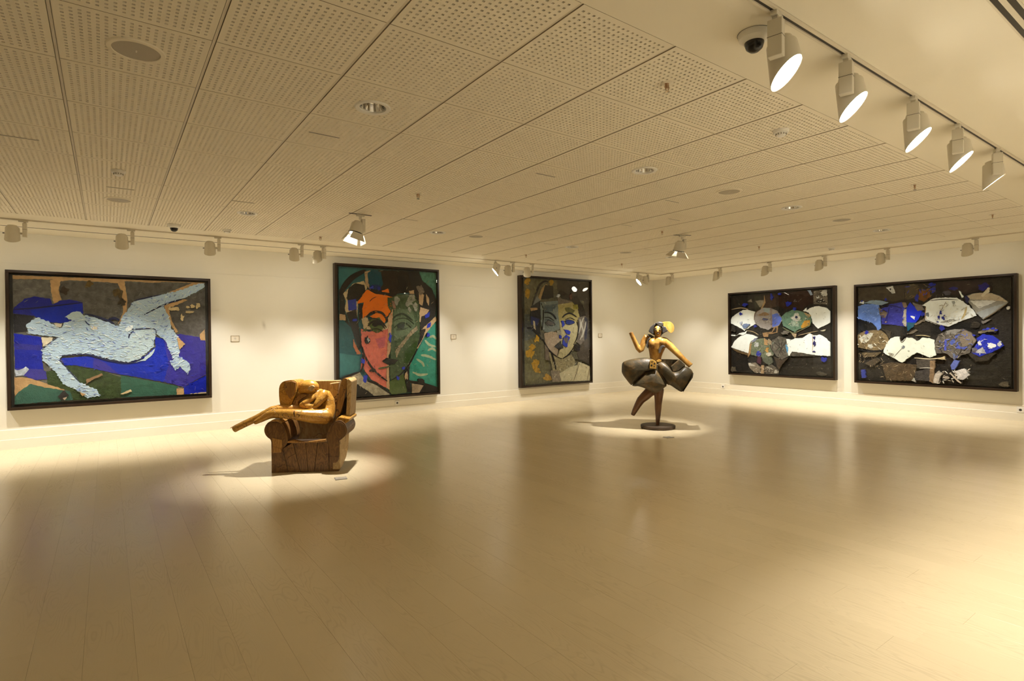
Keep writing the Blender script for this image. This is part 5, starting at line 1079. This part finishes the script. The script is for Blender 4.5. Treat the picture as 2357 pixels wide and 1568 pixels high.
for q in ([(1030, 655), (1010, 600), (1024, 560), (1034, 600), (1040, 650)],): cslab('inlay', q, .0, .03, mWoodD, .002, parent=fig)

# ------------------------------------------------------------------ dancer sculpture on a round base
DO = Vector((6.58, 5.45, 0)); DV = Vector((DO.x, DO.y, 0)).normalized(); DU = Vector((DV.y, -DV.x, 0))
dancer = thing('dancer_sculpture', 'carved figure of a dancer in a wide dark skirt standing on a round base', 'sculpture', DO)
def dn(zx, zy, d): return onplane(1420 + zx / 8.2526, 730 + zy / 8.2526, DO + DV * d, DV) - DO
def dm(zx, zy, d): return onplane(1340 + zx / 5.2267, 720 + zy / 5.2267, DO + DV * d, DV) - DO
def dz(px): return px / 1288.0
mBase2 = plain('rusted_base', (0.075, 0.050, 0.032), 0.6, metal=0.3, mott=.25, scale=14)
def M_patina(name, a, b, c):
    t = NT(name); p = t.obj(); f = t.noise(p, 6, 6, .65, .6); g = t.noise(p, 22, 4, .7)
    col = t.ramp(f, [(.30, a), (.50, b), (.66, c)]); col = t.mix(t.math('MULTIPLY', g, .45), col, tuple(x * .35 for x in a))
    t.l(col, t.b.inputs['Base Color']); t.b.inputs['Roughness'].default_value = .46; t.bump(t.math('ADD', f, g), .38, .012); return t.m
mSkirt = M_patina('dark_patina', (0.026, 0.023, 0.013), (0.075, 0.056, 0.026), (0.19, 0.115, 0.042))
mHair = M_patina('lead_grey_hair', (0.030, 0.026, 0.024), (0.060, 0.052, 0.046), (0.100, 0.084, 0.070))
mHat = M_wood('golden_hat', (0.72, 0.47, 0.12), (0.48, 0.26, 0.05), 1.0, .3, (5, 5, 2), crack=False)
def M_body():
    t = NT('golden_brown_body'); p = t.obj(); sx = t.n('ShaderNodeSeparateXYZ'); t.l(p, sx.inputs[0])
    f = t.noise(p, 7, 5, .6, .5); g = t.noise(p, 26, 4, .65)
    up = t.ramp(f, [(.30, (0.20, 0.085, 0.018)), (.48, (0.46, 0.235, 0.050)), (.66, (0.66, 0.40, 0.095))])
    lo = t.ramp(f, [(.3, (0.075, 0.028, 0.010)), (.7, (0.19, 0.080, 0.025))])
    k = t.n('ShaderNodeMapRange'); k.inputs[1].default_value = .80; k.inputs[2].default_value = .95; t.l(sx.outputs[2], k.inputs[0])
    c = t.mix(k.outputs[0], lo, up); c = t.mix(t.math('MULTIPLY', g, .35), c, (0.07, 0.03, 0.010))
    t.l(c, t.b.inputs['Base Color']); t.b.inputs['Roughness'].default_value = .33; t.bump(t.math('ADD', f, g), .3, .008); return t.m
mBody = M_body()
bm = NB(); add_lathe(bm, [(0, 0), (.236, 0), (.248, .008), (.250, .040), (.246, .047), (0, .047)], 48); obj('base', bm, mBase2, parent=dancer, smooth='auto')
# body: torso, neck, head, arms and legs in one skin
bm = NB()
def dl(pts, seg=14, squash=1.0, f=dn, k=None):
    k = k or dz
    add_tube(bm, [f(x, y, d) for x, y, d, r in pts], [k(r) for *_, r in pts], seg, squash, DV if squash != 1 else None)
dl([(770, 900, .0, 90), (745, 840, .0, 92), (735, 760, .0, 108), (740, 680, .0, 128), (752, 590, -.01, 158), (765, 510, -.015, 172), (775, 450, 0, 170), (775, 415, .01, 120)], 16, .62)
add_ball(bm, dn(668, 500, -.05), (dz(78), .055, dz(92))); add_ball(bm, dn(862, 480, -.05), (dz(80), .055, dz(80)))
dl([(770, 440, .0, 62), (768, 390, -.005, 56), (775, 330, -.01, 58)], 12)
add_ball(bm, dn(776, 255, -.01), (dz(78), .085, dz(118)), Matrix((DU, DV, Vector((0, 0, 1)))).transposed())
add_ball(bm, dn(776, 330, -.045), (dz(46), .035, dz(46)))
dl([(770, 225, -.092, 8), (768, 262, -.098, 13), (770, 285, -.098, 17)], 8)
# raised arm
dl([(600, 420, .01, 60), (545, 385, .01, 62), (515, 450, .01, 58), (490, 540, .0, 56), (462, 620, .0, 54), (445, 640, -.005, 50), (400, 590, -.02, 50), (340, 460, -.04, 44), (285, 345, -.055, 40), (262, 290, -.06, 38)])
# arm reaching down to the skirt
dl([(850, 440, .0, 70), (910, 460, .0, 76), (1000, 540, -.01, 72), (1100, 640, -.03, 62), (1200, 740, -.05, 54), (1300, 835, -.065, 48), (1380, 905, -.075, 50), (1405, 928, -.078, 52)])
def dk(r): return r / (5.2267 * 156.0)
dl([(905, 860, .02, 60), (925, 940, .01, 60), (920, 1010, .0, 52), (916, 1090, .0, 43), (914, 1150, .0, 40), (912, 1250, .0, 30), (908, 1330, .0, 22), (907, 1380, .0, 20)], 14, 1, dm, dk)
dl([(850, 880, .03, 62), (815, 950, .03, 64), (760, 1000, .035, 58), (705, 1050, .04, 50), (670, 1110, .05, 42), (635, 1175, .06, 34), (606, 1232, .07, 24)], 14, 1, dm, dk)
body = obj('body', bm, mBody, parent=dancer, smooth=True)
rm = body.modifiers.new('remesh', 'REMESH'); rm.mode = 'VOXEL'; rm.voxel_size = .0070; rm.use_smooth_shade = True
sm = body.modifiers.new('smooth', 'SMOOTH'); sm.factor = .5; sm.iterations = 2
body['label'] = 'golden brown carved body with raised arm and lifted leg'
def dslab(name, pts, d0, d1, mat, bevel=.012, sh0=0.0, sh1=0.0, parent=None, lab=None):
    f = [dn(x, y, (d0 + d1) / 2) for x, y in pts]; c = sum(f, Vector()) / len(f)
    a = [c + (p - c) * (1 - sh0) + DV * (d0 - (d0 + d1) / 2) for p in f]; b = [c + (p - c) * (1 - sh1) + DV * (d1 - (d0 + d1) / 2) for p in f]
    bm = NB(); add_prism(bm, a, b); o = obj(name, bm, mat, parent=parent or dancer, bevel=bevel, bseg=3)
    if lab: o['label'] = lab
    return o
def dpillow(name, pts, d0, d1, mat, ctr=None, lab=None):
    pts = chaikin(pts, 2); f = [dn(x, y, 0) for x, y in pts]; c = dn(*ctr, 0) if ctr else sum(f, Vector()) / len(f)
    bm = NB(); rings = []
    for s_, k in ((.0, 1.0), (.35, .97), (.62, .86), (.82, .68), (.93, .48), (.985, .25), (1.0, .0)):
        rings.append([bm.verts.new(c + (p - c) * max(s_, .001) + DV * (d0 * .38 + d0 * .62 * k)) for p in f])
    for s_, k in ((.985, .25), (.90, .6), (.6, .9), (.0, 1.0)):
        rings.append([bm.verts.new(c + (p - c) * max(s_, .001) + DV * (d1 * .38 + d1 * .62 * k)) for p in f])
    n = len(f)
    for a, b in zip(rings, rings[1:]):
        for i in range(n): bm.faces.new((a[i], a[(i + 1) % n], b[(i + 1) % n], b[i]))
    bm.faces.new(rings[0]); bm.faces.new(list(reversed(rings[-1])))
    return obj(name, bm, mat, parent=dancer, smooth='auto')
# skirt of big carved panels
dpillow('skirt_panel', [(105, 858), (200, 815), (450, 772), (620, 770), (770, 850), (760, 1000), (600, 1010), (290, 1285), (265, 1285), (95, 1065), (95, 960)], -.20, .16, mSkirt, (400, 1000))
dpillow('skirt_panel', [(580, 1002), (745, 992), (772, 1015), (965, 1290), (885, 1340), (830, 1400), (740, 1432), (690, 1425), (520, 1335), (400, 1300), (335, 1306), (275, 1288)], -.23, .14, mSkirt, (680, 1200))
dpillow('skirt_panel', [(762, 862), (840, 835), (930, 880), (1010, 970), (1055, 1045), (1180, 1020), (1290, 925), (1405, 985), (1442, 1050), (1440, 1130), (1250, 1410), (1190, 1408), (1000, 1275), (962, 1288), (772, 1012)], -.20, .12, mSkirt, (1130, 1150))
dslab('skirt_panel', [(620, 775), (850, 798), (1040, 802), (1190, 806), (1290, 900), (1270, 1060), (1050, 1120), (900, 1000), (760, 920)], .0, .22, mSkirt, .020, .0, .05)
dslab('skirt_fold', [(1020, 935), (1170, 800), (1230, 840), (1290, 920), (1180, 1015), (1060, 1040)], -.10, .06, mSkirt, .010, .02, .0)
dslab('skirt_fold', [(1300, 1330), (1430, 1135), (1442, 1060), (1425, 1030), (1400, 1150), (1250, 1410)], -.16, .13, mSkirt, .012)
dslab('skirt_core', [(150, 900), (450, 820), (760, 880), (880, 920), (1000, 1040), (1060, 1095), (1190, 1070), (1300, 1000), (1380, 1060), (1200, 1350), (950, 1260), (760, 1380), (560, 1300), (300, 1240), (130, 1040)], -.12, .10, mSkirt, .02)
bk = dslab('belt_plate', [(625, 818), (690, 812), (750, 862), (748, 985), (620, 975)], -.215, -.15, mHat, .004, lab='yellow plate with dark holes')
for x, y, r in ((668, 852, 14), (715, 885, 15), (658, 920, 20), (705, 940, 12)):
    bm = NB(); add_ball(bm, dn(x, y, -.214), (dz(r), .003, dz(r)), Matrix((DU, DV, Vector((0, 0, 1)))).transposed(), 10, 6); obj('hole', bm, mBlack, parent=bk, smooth=True)
# hair and hat
dslab('hair_lock', [(598, 272), (640, 185), (722, 116), (735, 140), (702, 200), (694, 340), (660, 318)], -.075, .07, mHair, .012)
dslab('hair_lock', [(850, 178), (925, 180), (972, 262), (862, 322), (856, 240)], -.075, .07, mHair, .012)
dslab('hair_crown', [(716, 122), (800, 90), (872, 105), (885, 150), (868, 182), (825, 198), (740, 140)], -.072, .10, mHair, .020)
dslab('hair_back', [(620, 270), (700, 130), (860, 120), (950, 260), (860, 330), (830, 370), (720, 360), (690, 330)], .05, .11, mHair, .018)
dslab('hat', *[chaikin(q, 1) for q in ([(852, 98), (940, 85), (1022, 92), (1085, 162), (1085, 262), (1030, 310), (982, 282), (905, 182), (872, 165), (888, 135)],)], -.07, .09, mHat, .030, lab='golden flat hat')
dslab('shoulder_shard', [(578, 325), (640, 330), (705, 372), (700, 400), (650, 400)], .02, .07, mHair, .004)
dslab('shoulder_patch', [(590, 420), (612, 395), (640, 402), (600, 440), (590, 600), (560, 560), (560, 470)], -.075, .0, mHair, .008)
dslab('breast_patch', [(790, 620), (830, 548), (885, 535), (925, 560), (890, 570), (850, 610), (830, 680), (790, 690)], -.115, -.06, mHair, .006)
dslab('waist_inlay', [(750, 830), (800, 800), (850, 820), (830, 850), (770, 858)], -.115, -.04, mHat, .004)
# face
def feat(name, cx, cy, rx, ry, d, mat):
    d = -.013 - .085 * math.sqrt(max(.05, 1 - ((cx - 776) / 78) ** 2 - ((cy - 255) / 118) ** 2))
    bm = NB(); add_ball(bm, dn(cx, cy, d), (dz(rx), .009, dz(ry)), Matrix((DU, DV, Vector((0, 0, 1)))).transposed(), 12, 6); return obj(name, bm, mat, parent=body, smooth=True)
mFeat = plain('dark_carved_line', (0.02, 0.010, 0.006), 0.5)
feat('eye', 738, 246, 30, 9, -.082, mFeat); feat('eye', 818, 244, 28, 8, -.080, mFeat)
feat('eyebrow', 735, 212, 34, 6, -.078, mFeat); feat('eyebrow', 822, 214, 32, 6, -.076, mFeat); feat('mouth', 776, 318, 22, 14, -.083, mFeat)
